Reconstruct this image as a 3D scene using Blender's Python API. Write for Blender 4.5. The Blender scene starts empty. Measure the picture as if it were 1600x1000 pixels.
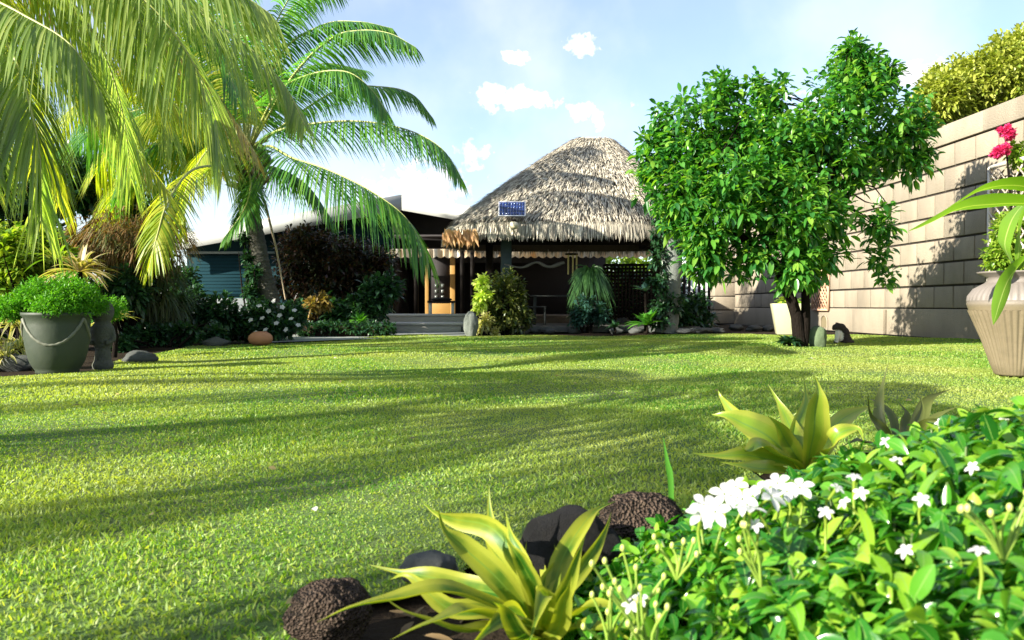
import bpy, math, random
import numpy as np
from mathutils import Vector, Matrix, noise as mnoise
R = math.radians
SC = bpy.context.scene
COL = SC.collection
rng = np.random.default_rng(7)
random.seed(7)

# ------------------------------------------------------------------ camera
FPX, CH = 1256.0, 0.55
PITCH = math.atan(22/FPX)
cam_d = bpy.data.cameras.new('camera'); cam = bpy.data.objects.new('camera', cam_d); COL.objects.link(cam)
cam.location = (0, 0, CH); cam.rotation_euler = (R(90) - PITCH, 0, 0)
cam_d.sensor_width = 36; cam_d.lens = 36*FPX/1600; cam_d.clip_end = 2000; cam_d.clip_start = 0.02
cam_d.dof.use_dof = True; cam_d.dof.focus_distance = 6.0; cam_d.dof.aperture_fstop = 8.0
SC.camera = cam

def P(px, py, Y):
    """the point at world depth Y seen at photograph pixel px, py"""
    a = (px-800)/FPX; b = (500-py)/FPX
    dy = math.cos(PITCH) + b*math.sin(PITCH); dz = -math.sin(PITCH) + b*math.cos(PITCH)
    return np.array([a*Y/dy, Y, CH + dz*Y/dy])
def G(px, py):
    b = (500-py)/FPX
    dy = math.cos(PITCH) + b*math.sin(PITCH); dz = -math.sin(PITCH) + b*math.cos(PITCH)
    t = -CH/dz
    return np.array([(px-800)/FPX*t, dy*t, 0.0])

# ------------------------------------------------------------------ light
SUN_EL, SUN_AZ = 24.0, 33.0         # azimuth measured from -X towards the camera side
sd = Vector((-math.cos(R(SUN_AZ))*math.cos(R(SUN_EL)), -math.sin(R(SUN_AZ))*math.cos(R(SUN_EL)), math.sin(R(SUN_EL))))
sl = bpy.data.lights.new('sun', 'SUN'); sl.energy = 5.0; sl.angle = R(0.53); sl.color = (1.0, 0.93, 0.80)
so = bpy.data.objects.new('sun', sl); COL.objects.link(so); so.rotation_euler = sd.to_track_quat('Z', 'Y').to_euler()
SC.view_settings.view_transform = 'Standard'; SC.view_settings.look = 'None'
SC.view_settings.exposure = 1.75; SC.view_settings.gamma = 1.0

W = bpy.data.worlds.new('World'); SC.world = W; W.use_nodes = True
nt = W.node_tree; nt.nodes.clear()
def nd(t, **k):
    n = nt.nodes.new(t)
    for a, v in k.items(): setattr(n, a, v)
    return n
wo = nd('ShaderNodeOutputWorld'); bg = nd('ShaderNodeBackground'); bg.inputs['Strength'].default_value = 0.08
sky = nd('ShaderNodeTexSky', sky_type='NISHITA'); sky.sun_disc = False
sky.sun_elevation = R(SUN_EL); sky.sun_rotation = math.atan2(sd.x, sd.y)
sky.air_density = 1.0; sky.dust_density = .5; sky.ozone_density = 3.2
tc = nd('ShaderNodeTexCoord'); sx = nd('ShaderNodeSeparateXYZ'); nt.links.new(tc.outputs['Generated'], sx.inputs[0])
def M_(op, a, b=None, c=None):
    n = nd('ShaderNodeMath', operation=op)
    for i, v in enumerate((a, b, c)):
        if v is None: continue
        if isinstance(v, (int, float)): n.inputs[i].default_value = v
        else: nt.links.new(v, n.inputs[i])
    return n.outputs[0]
az = M_('ARCTAN2', sx.outputs[0], sx.outputs[1]); el = M_('ARCSINE', sx.outputs[2])
cx = nd('ShaderNodeCombineXYZ'); nt.links.new(az, cx.inputs[0]); nt.links.new(el, cx.inputs[1])
nz = nd('ShaderNodeTexNoise'); nz.inputs['Scale'].default_value = 52; nz.inputs['Detail'].default_value = 7; nz.inputs['Roughness'].default_value = .62
nt.links.new(cx.outputs[0], nz.inputs['Vector'])
nz2 = nd('ShaderNodeTexNoise'); nz2.inputs['Scale'].default_value = 5; nz2.inputs['Detail'].default_value = 5
nt.links.new(cx.outputs[0], nz2.inputs['Vector'])
cov = None
for (px, py, wx, wy, k) in [(770,150,36,22,1.1),(815,154,46,18,1.2),(850,158,26,12,1.05),(805,91,28,13,1.0),(912,70,30,18,1.1),(888,74,14,8,.9),(906,178,22,22,1.05),(934,188,14,20,.95),(735,243,40,34,.75),
                            (665,288,80,40,1.0),(590,300,60,34,.7),(1440,112,46,22,.95),(1262,160,40,30,.6),(860,268,60,22,.35),(995,165,40,18,.3),(200,300,120,50,.5)]:
    d = P(px, py, 10.) - np.array([0, 0, CH]); d /= np.linalg.norm(d)
    a0 = math.atan2(d[0], d[1]); e0 = math.asin(d[2])
    u = M_('DIVIDE', M_('SUBTRACT', az, a0), wx/FPX); v = M_('DIVIDE', M_('SUBTRACT', el, e0), wy/FPX)
    r = M_('SQRT', M_('ADD', M_('MULTIPLY', u, u), M_('MULTIPLY', v, v)))
    q = M_('MULTIPLY', M_('SUBTRACT', 1.0, M_('MULTIPLY', r, .62)), k)
    cov = q if cov is None else M_('MAXIMUM', cov, q)
s = M_('ADD', cov, M_('MULTIPLY', M_('SUBTRACT', nz.outputs['Fac'], .5), 1.9))
mr = nd('ShaderNodeMapRange', interpolation_type='SMOOTHSTEP'); nt.links.new(s, mr.inputs[0]); mr.inputs[1].default_value = .30; mr.inputs[2].default_value = .80
wisp = nd('ShaderNodeMapRange'); nt.links.new(nz2.outputs['Fac'], wisp.inputs[0]); wisp.inputs[1].default_value = .42; wisp.inputs[2].default_value = .8; wisp.inputs[3].default_value = 0.22; wisp.inputs[4].default_value = .5
fac = M_('MINIMUM', M_('MAXIMUM', mr.outputs[0], wisp.outputs[0]), .97)
mix = nd('ShaderNodeMixRGB'); nt.links.new(fac, mix.inputs[0]); nt.links.new(sky.outputs[0], mix.inputs[1])
CLOUD = 5.8
cr = nd('ShaderNodeValToRGB'); nt.links.new(nz2.outputs['Fac'], cr.inputs[0]); nt.links.new(cr.outputs[0], mix.inputs[2])
cr.color_ramp.elements[0].position = .35; cr.color_ramp.elements[0].color = (CLOUD*.78, CLOUD*.80, CLOUD*.92, 1); cr.color_ramp.elements[1].position = .6; cr.color_ramp.elements[1].color = (CLOUD*1.02, CLOUD*.99, CLOUD*1.05, 1)
nt.links.new(mix.outputs[0], bg.inputs[0]); nt.links.new(bg.outputs[0], wo.inputs[0])

# ------------------------------------------------------------------ materials
def newmat(name):
    m = bpy.data.materials.new(name); m.use_nodes = True
    t = m.node_tree; b = t.nodes['Principled BSDF']; return m, t, b
def ramp(t, fac, cols, interp='LINEAR'):
    r = t.nodes.new('ShaderNodeValToRGB'); e = r.color_ramp.elements; r.color_ramp.interpolation = interp
    while len(e) < len(cols): e.new(0.5)
    for i, c in enumerate(cols):
        if len(c) == 4: e[i].position = c[3]
        else: e[i].position = i/max(1, len(cols)-1)
        e[i].color = (c[0], c[1], c[2], 1)
    t.links.new(fac, r.inputs[0]); return r.outputs[0]
def noise(t, scale, detail=4, coord='Object', rough=.6, vec=None, stretch=None):
    n = t.nodes.new('ShaderNodeTexNoise'); n.inputs['Scale'].default_value = scale; n.inputs['Detail'].default_value = detail; n.inputs['Roughness'].default_value = rough
    if vec is None:
        c = t.nodes.new('ShaderNodeTexCoord'); vec = c.outputs[coord]
    if stretch:
        m = t.nodes.new('ShaderNodeMapping'); m.inputs['Scale'].default_value = stretch; t.links.new(vec, m.inputs[0]); vec = m.outputs[0]
    t.links.new(vec, n.inputs['Vector']); return n.outputs['Fac']
def bump(t, b, h, strength=.4, dist=.01):
    n = t.nodes.new('ShaderNodeBump'); n.inputs['Strength'].default_value = strength; n.inputs['Distance'].default_value = dist
    t.links.new(h, n.inputs['Height']); t.links.new(n.outputs[0], b.inputs['Normal']); return n
def mixc(t, f, a, b, mode='MIX'):
    n = t.nodes.new('ShaderNodeMixRGB'); n.blend_type = mode
    for i, v in enumerate((f, a, b)):
        if isinstance(v, (int, float)): n.inputs[i].default_value = v
        elif isinstance(v, tuple): n.inputs[i].default_value = (*v[:3], 1)
        else: t.links.new(v, n.inputs[i])
    return n.outputs[0]
def surf(name, cols, scale=8, rough=.8, bs=.4, bd=.01, bscale=None, metallic=0, stretch=None, spec=.5, detail=5):
    m, t, b = newmat(name)
    f = noise(t, scale, detail, stretch=stretch)
    t.links.new(ramp(t, f, cols), b.inputs['Base Color'])
    b.inputs['Roughness'].default_value = rough; b.inputs['Metallic'].default_value = metallic; b.inputs['Specular IOR Level'].default_value = spec
    if bs: bump(t, b, noise(t, bscale or scale*4, 6, stretch=stretch), bs, bd)
    return m
def leafmat(name, cols, transl=.45, rough=.38, tcol=None, patch=None, spec=.5, vein=None, margin=None):
    """cols: colours spread over leaves at random; vein/margin: colour along the midrib / at the edge (real variegation)"""
    m, t, b = newmat(name)
    g = t.nodes.new('ShaderNodeNewGeometry')
    c = ramp(t, g.outputs['Random Per Island'], cols)
    if patch:
        f = noise(t, patch[0], 3); f = ramp(t, f, [(0,0,0,.4), (1,1,1,.62)])
        c = mixc(t, f, c, patch[1])
    if vein or margin:
        uv = t.nodes.new('ShaderNodeUVMap'); s = t.nodes.new('ShaderNodeSeparateXYZ'); t.links.new(uv.outputs[0], s.inputs[0])
        a = t.nodes.new('ShaderNodeMath'); a.operation = 'SUBTRACT'; t.links.new(s.outputs[0], a.inputs[0]); a.inputs[1].default_value = .5
        a2 = t.nodes.new('ShaderNodeMath'); a2.operation = 'ABSOLUTE'; t.links.new(a.outputs[0], a2.inputs[0])
        st = noise(t, 22, 4, vec=uv.outputs[0], stretch=(1.6, .12, 1))
        a3 = t.nodes.new('ShaderNodeMath'); a3.operation = 'MULTIPLY_ADD'; t.links.new(st, a3.inputs[0]); a3.inputs[1].default_value = .34; t.links.new(a2.outputs[0], a3.inputs[2])
        if margin: c = mixc(t, ramp(t, a3.outputs[0], [(0,0,0,.38), (1,1,1,.5)]), c, margin)
        if vein: c = mixc(t, ramp(t, a2.outputs[0], [(1,1,1,.0), (0,0,0,.05)]), c, vein)
    t.links.new(c, b.inputs['Base Color']); b.inputs['Roughness'].default_value = rough; b.inputs['Specular IOR Level'].default_value = spec
    tr = t.nodes.new('ShaderNodeBsdfTranslucent')
    k = tcol or (1.5, 1.6, .5)
    cc = mixc(t, 1.0, c, (1,1,1), 'MULTIPLY')
    v = t.nodes.new('ShaderNodeVectorMath'); v.operation = 'MULTIPLY'; t.links.new(c, v.inputs[0]); v.inputs[1].default_value = k
    t.links.new(v.outputs[0], tr.inputs[0])
    mx = t.nodes.new('ShaderNodeMixShader'); mx.inputs[0].default_value = transl
    t.links.new(b.outputs[0], mx.inputs[1]); t.links.new(tr.outputs[0], mx.inputs[2])
    t.links.new(mx.outputs[0], t.nodes['Material Output'].inputs[0])
    return m

# ------------------------------------------------------------------ mesh soup
def nrm(v): return v/np.maximum(np.linalg.norm(v, axis=-1, keepdims=True), 1e-9)
class Soup:
    def __init__(s): s.V = []; s.F = []; s.U = []; s.n = 0
    def add(s, V, F, UV=None):
        V = np.asarray(V, float).reshape(-1, 3); F = np.asarray(F, int).reshape(-1, 4)
        s.V.append(V); s.F.append(F + s.n); s.U.append(np.zeros((len(V), 2)) if UV is None else np.asarray(UV, float).reshape(-1, 2)); s.n += len(V); return s
    def box(s, lo, hi, M=None, at=None):
        lo = np.array(lo, float); hi = np.array(hi, float)
        V = np.array([[x, y, z] for z in (lo[2], hi[2]) for y in (lo[1], hi[1]) for x in (lo[0], hi[0])])
        if M is not None: V = V @ np.array(M).T
        if at is not None: V = V + at
        return s.add(V, [[0,2,3,1],[4,5,7,6],[0,1,5,4],[2,6,7,3],[0,4,6,2],[1,3,7,5]])
    def bar(s, a, b, w, h=None, up=(0,0,1)):
        a = np.array(a, float); b = np.array(b, float); h = h or w
        d = nrm(b-a); u = np.array(up, float)
        if abs(d @ u) > .98: u = np.array([0, 1., 0])
        x = nrm(np.cross(d, u)); y = np.cross(x, d); L = np.linalg.norm(b-a)
        return s.box((-w/2, -h/2, 0), (w/2, h/2, L), M=np.stack([x, y, d], 1), at=a)
    def tube(s, pts, rad, n=8, cap=True, rough=0):
        pts = np.array(pts, float); m = len(pts); rad = np.broadcast_to(np.array(rad, float), (m,))
        T = nrm(np.gradient(pts, axis=0)); ref = np.array([0.0137, 1, 0.02]) if abs(T[0, 2]) > .7 else np.array([0.01, 0, 1.])
        A = nrm(np.cross(T, ref)); B = np.cross(T, A)
        th = np.linspace(0, 2*np.pi, n, endpoint=False)
        rr = rad[:, None]*(1 + rough*rng.uniform(-1, 1, (m, n)))
        V = pts[:, None] + rr[..., None]*(np.cos(th)[None, :, None]*A[:, None] + np.sin(th)[None, :, None]*B[:, None])
        F = [[i*n+j, i*n+(j+1) % n, (i+1)*n+(j+1) % n, (i+1)*n+j] for i in range(m-1) for j in range(n)]
        V = V.reshape(-1, 3)
        if cap:
            V = np.vstack([V, pts[0], pts[-1]]); c0 = m*n; c1 = c0+1
            F += [[(j+1) % n, j, c0, c0] for j in range(n)]; F += [[(m-1)*n+j, (m-1)*n+(j+1) % n, c1, c1] for j in range(n)]
        return s.add(V, F)
    def lathe(s, prof, n=48, at=(0,0,0), flute=0, nf=24, z0=0, z1=0):
        prof = np.array(prof, float); th = np.linspace(0, 2*np.pi, n, endpoint=False)
        fl = np.where((prof[:, 1] > z0) & (prof[:, 1] < z1), flute, 0)
        r = prof[:, 0][:, None]*(1 + fl[:, None]*(np.abs(np.cos(th*nf/2))[None] - .5))
        V = np.stack([r*np.cos(th), r*np.sin(th), np.repeat(prof[:, 1][:, None], n, 1)], -1) + np.array(at)
        m = len(prof)
        F = [[i*n+j, i*n+(j+1) % n, (i+1)*n+(j+1) % n, (i+1)*n+j] for i in range(m-1) for j in range(n)]
        return s.add(V, F)
    def ball(s, c, r, n=12, squash=1):
        th = np.linspace(0, np.pi, n//2+2); r = np.array(r if hasattr(r, '__len__') else (r, r, r*squash), float)
        ph = np.linspace(0, 2*np.pi, n, endpoint=False); m = len(th)
        V = np.stack([np.sin(th)[:, None]*np.cos(ph), np.sin(th)[:, None]*np.sin(ph), np.repeat(np.cos(th)[:, None], n, 1)], -1)*r + np.array(c)
        return s.add(V, [[(i+1)*n+j, (i+1)*n+(j+1) % n, i*n+(j+1) % n, i*n+j] for i in range(m-1) for j in range(n)])
    def strips(s, C, Wv, Nv=None, fold=0.0, three=True):
        """C (N,n,3) centre lines, Wv (N,n,3) half widths"""
        N, n, _ = C.shape
        if three:
            lift = 0 if Nv is None else Nv*np.linalg.norm(Wv, axis=-1, keepdims=True)*fold
            V = np.stack([C-Wv+lift, C, C+Wv+lift], 2); k = 3
        else: V = np.stack([C-Wv, C+Wv], 2); k = 2
        base = (np.arange(N)*n*k)[:, None, None]; i = np.arange(n-1)[None, :, None]; j = np.arange(k-1)[None, None, :]
        a = base + i*k + j
        F = np.stack([a, a+1, a+k+1, a+k], -1).reshape(-1, 4)
        u = np.broadcast_to(np.linspace(0, 1, k)[None, None, :], (N, n, k)); v = np.broadcast_to(np.linspace(0, 1, n)[None, :, None], (N, n, k))
        return s.add(V.reshape(-1, 3), F, np.stack([u, v], -1).reshape(-1, 2))
    def build(s, name, mat, parent=None, smooth=False, bevel=0, uv=True):
        V = np.concatenate(s.V); F = np.concatenate(s.F)
        o = mesh_obj(name, V, F, mat, parent, smooth, bevel)
        if uv and len(s.U):
            U = np.concatenate(s.U); l = o.data.uv_layers.new(name='UVMap'); l.data.foreach_set('uv', U[F.reshape(-1)].astype(np.float32).ravel())
        return o
ROOT = {}
def mesh_obj(name, V, F, mat, parent=None, smooth=False, bevel=0):
    V = np.array(V, float)
    if parent is not None: V = V - ROOT[parent.name]
    me = bpy.data.meshes.new(name); k = np.shape(F)[1]; F = np.array(F)
    me.vertices.add(len(V)); me.vertices.foreach_set('co', V.astype(np.float32).ravel())
    me.loops.add(F.size); me.polygons.add(len(F))
    me.loops.foreach_set('vertex_index', F.astype(np.int32).ravel())
    me.polygons.foreach_set('loop_start', np.arange(0, F.size, k, dtype=np.int32))
    me.polygons.foreach_set('loop_total', np.full(len(F), k, dtype=np.int32))
    if smooth: me.polygons.foreach_set('use_smooth', np.ones(len(F), dtype=bool))
    me.update(calc_edges=True); me.validate()
    if mat: me.materials.append(mat)
    o = bpy.data.objects.new(name, me); COL.objects.link(o)
    if parent is not None: o.parent = parent; ROOT[o.name] = ROOT[parent.name]
    if bevel:
        b = o.modifiers.new('bevel', 'BEVEL'); b.width = bevel; b.segments = 2; b.limit_method = 'ANGLE'
    return o
def tag(o, label, cat, group=None, kind=None):
    if label: o['label'] = label
    if cat: o['category'] = cat
    if group: o['group'] = group
    if kind: o['kind'] = kind
    return o
def thing(name, label, cat, loc, group=None):
    o = bpy.data.objects.new(name, None); COL.objects.link(o); o.location = tuple(loc); o.empty_display_size = .1
    ROOT[o.name] = np.array(loc, float); return tag(o, label, cat, group)
def recentre(o, loc):
    """move a one-mesh thing's origin to its base"""
    loc = Vector(loc); o.data.transform(Matrix.Translation(-loc)); o.location = loc; return o

# ------------------------------------------------------------------ leaf tools
def leaves(S, base, d, up, L, Wd, droop=.25, n=5, fold=.25, prof=None, three=True):
    base = np.asarray(base, float); N = len(base)
    L = np.broadcast_to(np.asarray(L, float), (N,)); Wd = np.broadcast_to(np.asarray(Wd, float), (N,)); droop = np.broadcast_to(np.asarray(droop, float), (N,))
    t = np.linspace(0, 1, n)
    if prof is None: prof = np.sin(np.pi*np.clip(t*.93+.05, 0, 1))**.8; 
    prof = np.array(prof, float).copy(); prof[-1] = .03
    d = nrm(np.asarray(d, float))
    C = base[:, None] + d[:, None]*(L[:, None]*t)[..., None]
    C[..., 2] -= droop[:, None]*L[:, None]*t**2
    T = nrm(np.gradient(C, axis=1)); U = np.broadcast_to(np.asarray(up, float), (N, 3))[:, None]
    side = nrm(np.cross(T, np.broadcast_to(U, T.shape))); Nv = np.cross(side, T)
    return S.strips(C, side*(Wd[:, None]*.5*prof)[..., None], Nv, fold, three)
def rdir(N, zlo=-1, zhi=1):
    z = rng.uniform(zlo, zhi, N); a = rng.uniform(0, 2*np.pi, N); r = np.sqrt(np.maximum(0, 1-z*z))
    return np.stack([r*np.cos(a), r*np.sin(a), z], 1)
def spline(pts, n):
    pts = np.array(pts, float); m = len(pts)
    if m == 2: pts = np.array([pts[0], (pts[0]+pts[1])/2, pts[1]]); m = 3
    P0 = np.vstack([2*pts[0]-pts[1], pts, 2*pts[-1]-pts[-2]])
    out = []
    for x in np.linspace(0, m-1, n):
        i = min(int(x), m-2); t = x-i; a, b, c, d = P0[i:i+4]
        out.append(.5*((2*b)+(-a+c)*t+(2*a-5*b+4*c-d)*t*t+(-a+3*b-3*c+d)*t**3))
    return np.array(out)
def ribbon(S, pts, width, face=(0,-1,0), n=16, fold=.3, wave=0.0, prof=None, twist=0):
    """one long leaf along pts, its flat side towards `face`"""
    C = spline(pts, n); T = nrm(np.gradient(C, axis=0)); t = np.linspace(0, 1, n)
    f = np.broadcast_to(np.array(face, float), T.shape)
    side = nrm(np.cross(T, f)); Nv = np.cross(side, T)
    if twist:
        a = (twist*t)[:, None]; side = side*np.cos(a) + Nv*np.sin(a); Nv = np.cross(side, T)
    if prof is None: prof = np.minimum(1, .38 + 1.7*t)*np.clip((1-t)*1.9, 0, 1)**.8
    prof = prof.copy(); prof[-1] = .01
    Wv = side*(width*.5*prof)[:, None]
    if wave: C = C + Nv*(np.sin(t*np.pi*5 + rng.uniform(0, 6))*wave*width*prof)[:, None]
    return S.strips(C[None], Wv[None], Nv[None], fold)
def foliage(S, centres, radii, twigs, per, L, Wd, droop=.3, shell=.55, upb=.3, n=4, fold=.3, spread=.07, squash=1):
    """leaf whorls at twig ends spread through a set of ellipsoids; returns the twig points"""
    centres = np.array(centres, float); radii = np.array(radii, float)
    if radii.ndim == 1: radii = np.stack([radii]*3, 1)
    vol = np.prod(radii, 1)**(2/3); pick = rng.choice(len(centres), twigs, p=vol/vol.sum())
    d = rdir(twigs); rr = shell + (1.05-shell)*rng.random(twigs)**.7
    rr *= 1 + .16*np.sin(d[:, 0]*7+pick)*np.cos(d[:, 2]*6+pick*2)
    tip = centres[pick] + d*radii[pick]*rr[:, None]
    out = nrm(d + np.array([0, 0, upb]) + .35*rdir(twigs))
    b = np.repeat(tip, per, 0); o = np.repeat(out, per, 0); N = len(b)
    jit = rdir(N); b = b - o*(rng.random(N)*spread*1.5)[:, None] + jit*spread*.35
    dd = nrm(o*.55 + jit*.85 + np.array([0, 0, .05]))
    up = nrm(np.array([0, 0, 1.]) + .5*rdir(N))
    leaves(S, b, dd, up, L*rng.uniform(.6, 1.15, N), Wd*rng.uniform(.7, 1.15, N), droop*rng.uniform(.3, 1.6, N), n, fold)
    return tip, out

# ------------------------------------------------------------------ palette
m_soil = surf('soil', [(.006,.005,.003), (.026,.018,.011), (.014,.011,.007)], 14, .95, .8, .02, spec=.1)
m_thatch = None
m_bark = surf('bark', [(.003,.0025,.002), (.012,.009,.007), (.005,.004,.003)], 9, .9, 1.0, .05, stretch=(1,1,.25), spec=.08)
m_trunk = surf('palm_bark', [(.02,.022,.018), (.075,.072,.055), (.035,.035,.028)], 5, .9, .9, .04, stretch=(1,1,5))
m_rachis = surf('palm_stalk', [(.22,.26,.06), (.36,.36,.12)], 5, .5, .2)
m_white = surf('white_paint', [(.62,.62,.60), (.78,.78,.76)], 2.5, .6, .15)
m_dark = surf('dark_wood', [(.008,.006,.005), (.02,.014,.011)], 10, .7, .4, .006, stretch=(1,1,.2), spec=.2)
m_teal = surf('teal_post_paint', [(.008,.028,.032), (.014,.038,.042)], 6, .5, .3, .004)
m_tealwall = surf('teal_wall_paint', [(.006,.02,.024), (.010,.028,.032)], 1.5, .85, .2, spec=.05)
m_yellow = surf('ochre_paint', [(.26,.14,.03), (.34,.19,.045)], 3, .6, .2)
m_step = surf('step_concrete', [(.36,.34,.29), (.5,.47,.41)], 7, .85, .4, .006)
m_greystone = surf('grey_stone', [(.02,.024,.025), (.075,.08,.075), (.04,.044,.044)], 7, .85, .6, .02, spec=.2)
m_lava, _t, _b = newmat('lava_rock')
_v = _t.nodes.new('ShaderNodeTexVoronoi'); _v.inputs['Scale'].default_value = 13; _tc = _t.nodes.new('ShaderNodeTexCoord'); _t.links.new(_tc.outputs['Object'], _v.inputs['Vector'])
_c = ramp(_t, noise(_t, 5, 6), [(.045,.030,.022,.3), (.16,.115,.085,.6), (.10,.085,.045,.8)])
_c = mixc(_t, ramp(_t, _v.outputs['Distance'], [(1,1,1,.12), (0,0,0,.42)]), _c, (.008,.006,.005))
_t.links.new(_c, _b.inputs['Base Color']); _b.inputs['Roughness'].default_value = .95; _b.inputs['Specular IOR Level'].default_value = .15
bump(_t, _b, _v.outputs['Distance'], 1.0, .12)
m_wall = None

# ================================================================== SETTING
# lawn outline on the ground, counted round
edge_far = [(-420,610),(-150,598),(0,590),(60,587),(140,580),(205,556),(300,541),(430,536),(560,529),(640,524),(730,524),(1120,524),(1250,522),(1380,525),(1540,533)]
far_pts = [G(*p)[:2] for p in edge_far]
near_pts = [G(*p)[:2] for p in [(1500,694),(1380,700),(1200,735),(1100,778),(1050,830),(940,850),(830,880),(690,900),(570,950),(450,1015),(400,1150)]]
poly = np.array(far_pts + [np.array([6.9,10.5]), np.array([7.25,3.5]), np.array([5.0,3.3])] + near_pts + [np.array([-.6,.55]), np.array([-3.6,.55]), np.array([-4.6,2.5])])
def inside(pts, poly):
    x, y = pts[:, 0], pts[:, 1]; c = np.zeros(len(x), bool); n = len(poly)
    for i in range(n):
        x1, y1 = poly[i]; x2, y2 = poly[(i+1) % n]
        hit = ((y1 > y) != (y2 > y)) & (x < (x2-x1)*(y-y1)/(y2-y1+1e-12)+x1); c ^= hit
    return c
def lawn_z(x, y): return .018*np.sin(x*1.1+.6*y+1)*np.cos(y*.9-.35*x) + .01*np.sin(2.3*x-1.7*y)

# ground sheet to the horizon
m, t, b = newmat('ground'); f = noise(t, .6, 6)
t.links.new(ramp(t, f, [(.035,.05,.014), (.06,.075,.022), (.05,.05,.025)]), b.inputs['Base Color']); b.inputs['Roughness'].default_value = .95
g = Soup(); g.box((-500, -60, -.30), (500, 900, -.06)); g.build('ground', m); tag(bpy.data.objects['ground'], None, None, kind='structure')
# soil / beds sheet
s = Soup(); xs = np.linspace(-16, 12, 113); ys = np.linspace(-1.5, 30, 127)
X, Yg = np.meshgrid(xs, ys, indexing='ij'); Z = lawn_z(X, Yg) - .022 + .012*np.sin(X*5.1)*np.sin(Yg*4.3)
V = np.stack([X, Yg, Z], -1).reshape(-1, 3); ny = len(ys)
F = [[i*ny+j, (i+1)*ny+j, (i+1)*ny+j+1, i*ny+j+1] for i in range(len(xs)-1) for j in range(ny-1)]
s.add(V, F); s.build('soil', m_soil, smooth=True); tag(bpy.data.objects['soil'], None, None, kind='structure')
# lawn turf base: grid clipped to the outline
xs = np.arange(-6.5, 7.4, .1); ys = np.arange(.5, 18, .1); X, Yg = np.meshgrid(xs, ys, indexing='ij')
V = np.stack([X, Yg, lawn_z(X, Yg)], -1).reshape(-1, 3); ny = len(ys)
F = np.array([[i*ny+j, (i+1)*ny+j, (i+1)*ny+j+1, i*ny+j+1] for i in range(len(xs)-1) for j in range(ny-1)])
cen = V[F].mean(1)[:, :2]; F = F[inside(cen, poly)]
m, t, b = newmat('turf'); f = noise(t, 60, 5); f2 = noise(t, 1.1, 3)
c = ramp(t, f, [(.03,.06,.008), (.07,.15,.016), (.12,.20,.03)]); c = mixc(t, ramp(t, f2, [(0,0,0,.35), (1,1,1,.7)]), c, (.10,.12,.03))
t.links.new(c, b.inputs['Base Color']); b.inputs['Roughness'].default_value = .9; bump(t, b, noise(t, 120, 4), .8, .02)
o = mesh_obj('lawn', V, F, m, smooth=True); tag(o, None, None, kind='structure')

# grass blades
def grass():
    S = Soup()
    bands = [(.5, 2.4, 17000, .0036, .021), (2.4, 4.5, 9500, .0048, .022), (4.5, 8.5, 4200, .007, .023), (8.5, 17.5, 1900, .011, .024)]
    for y0, y1, dens, w, h in bands:
        xl = -2.6 if y1 < 3 else (-4.8 if y1 < 5 else -6.5); xr = 2.5 if y1 < 3 else (4.8 if y1 < 5 else 7.3)
        N = int((xr-xl)*(y1-y0)*dens); p = np.stack([rng.uniform(xl, xr, N), rng.uniform(y0, y1, N)], 1)
        k = inside(p, poly)
        k &= np.abs(p[:, 0]) < .74*p[:, 1] + 1.2
        p = p[k]; N = len(p)
        a = rng.uniform(0, 2*np.pi, N); lean = rng.uniform(.12, .95, N)
        d = np.stack([np.cos(a)*np.sin(lean), np.sin(a)*np.sin(lean), np.cos(lean)], 1)
        base = np.stack([p[:, 0], p[:, 1], lawn_z(p[:, 0], p[:, 1]) - .002], 1)
        big = .8 + .35*np.sin(p[:, 0]*3+1.3*p[:, 1])*np.sin(p[:, 1]*2.2)
        leaves(S, base, d, nrm(rdir(N)+np.array([0,0,.8])), h*.82*rng.uniform(.5, 1.5, N)*big*(1+.5*np.sin(lean)), w*rng.uniform(.7, 1.3, N), .25, 3, 0, prof=[.75, 1, .05], three=False)
    m = leafmat('grass_blade', [(.05,.17,.014), (.09,.25,.02), (.15,.31,.03), (.26,.38,.055), (.40,.46,.13)], transl=.5, rough=.5, tcol=(1.6,1.5,.35), patch=(.45, (.32,.38,.09)))  # pale yellow patches put some of the lawn's sunlight into the blade colour
    o = S.build('grass', m, uv=False); tag(o, 'short clipped green grass of the lawn', 'grass', kind='stuff')
grass()

# ------------------------------------------------------------------ block wall on the right
A = G(1540, 533)[:2]; wd = nrm(np.array([(740-800)/FPX, 1.0])); wn = np.array([-wd[1], wd[0]])     # wn points to the lawn (-X)
def WP(s, off, z): q = A + wd*s + wn*off; return np.array([q[0], q[1], z])
def wall_s(px):   # distance along the wall of the point seen at column px
    k = (px-800)/FPX; return (k*A[1]-A[0])/(wd[0]-k*wd[1])
WM = np.array([[wd[0], wn[0], 0], [wd[1], wn[1], 0], [0, 0, 1]])    # local (along, out, up)
def wbox(S, s0, s1, o0, o1, z0, z1): S.box((s0, o0, z0), (s1, o1, z1), M=WM, at=np.array([A[0], A[1], 0]))
m, t, b = newmat('block_wall'); g_ = t.nodes.new('ShaderNodeNewGeometry')
c = ramp(t, g_.outputs['Random Per Island'], [(.225,.195,.145), (.285,.245,.18), (.255,.215,.16)])
c = mixc(t, ramp(t, noise(t, 1.6, 7, stretch=(1,1,.35)), [(0,0,0,.42), (.75,.75,.75,.75)]), c, (.15,.125,.09))
t.links.new(c, b.inputs['Base Color']); b.inputs['Roughness'].default_value = .9; bump(t, b, noise(t, 45, 6), .7, .02); m_wall = m
m_joint = surf('mortar', [(.02,.016,.012), (.045,.036,.028)], 12, .95, .5)
S0, S1 = -9.5, wall_s(1148)
TOP = P(1600, 147, WP(wall_s(1600), 0, 0)[1])[2]; CH_, BL = .405, .56
wall_t = thing('block_wall', 'tall beige concrete block wall running along the right side of the lawn', 'wall', WP(0, -.1, 0))
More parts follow.
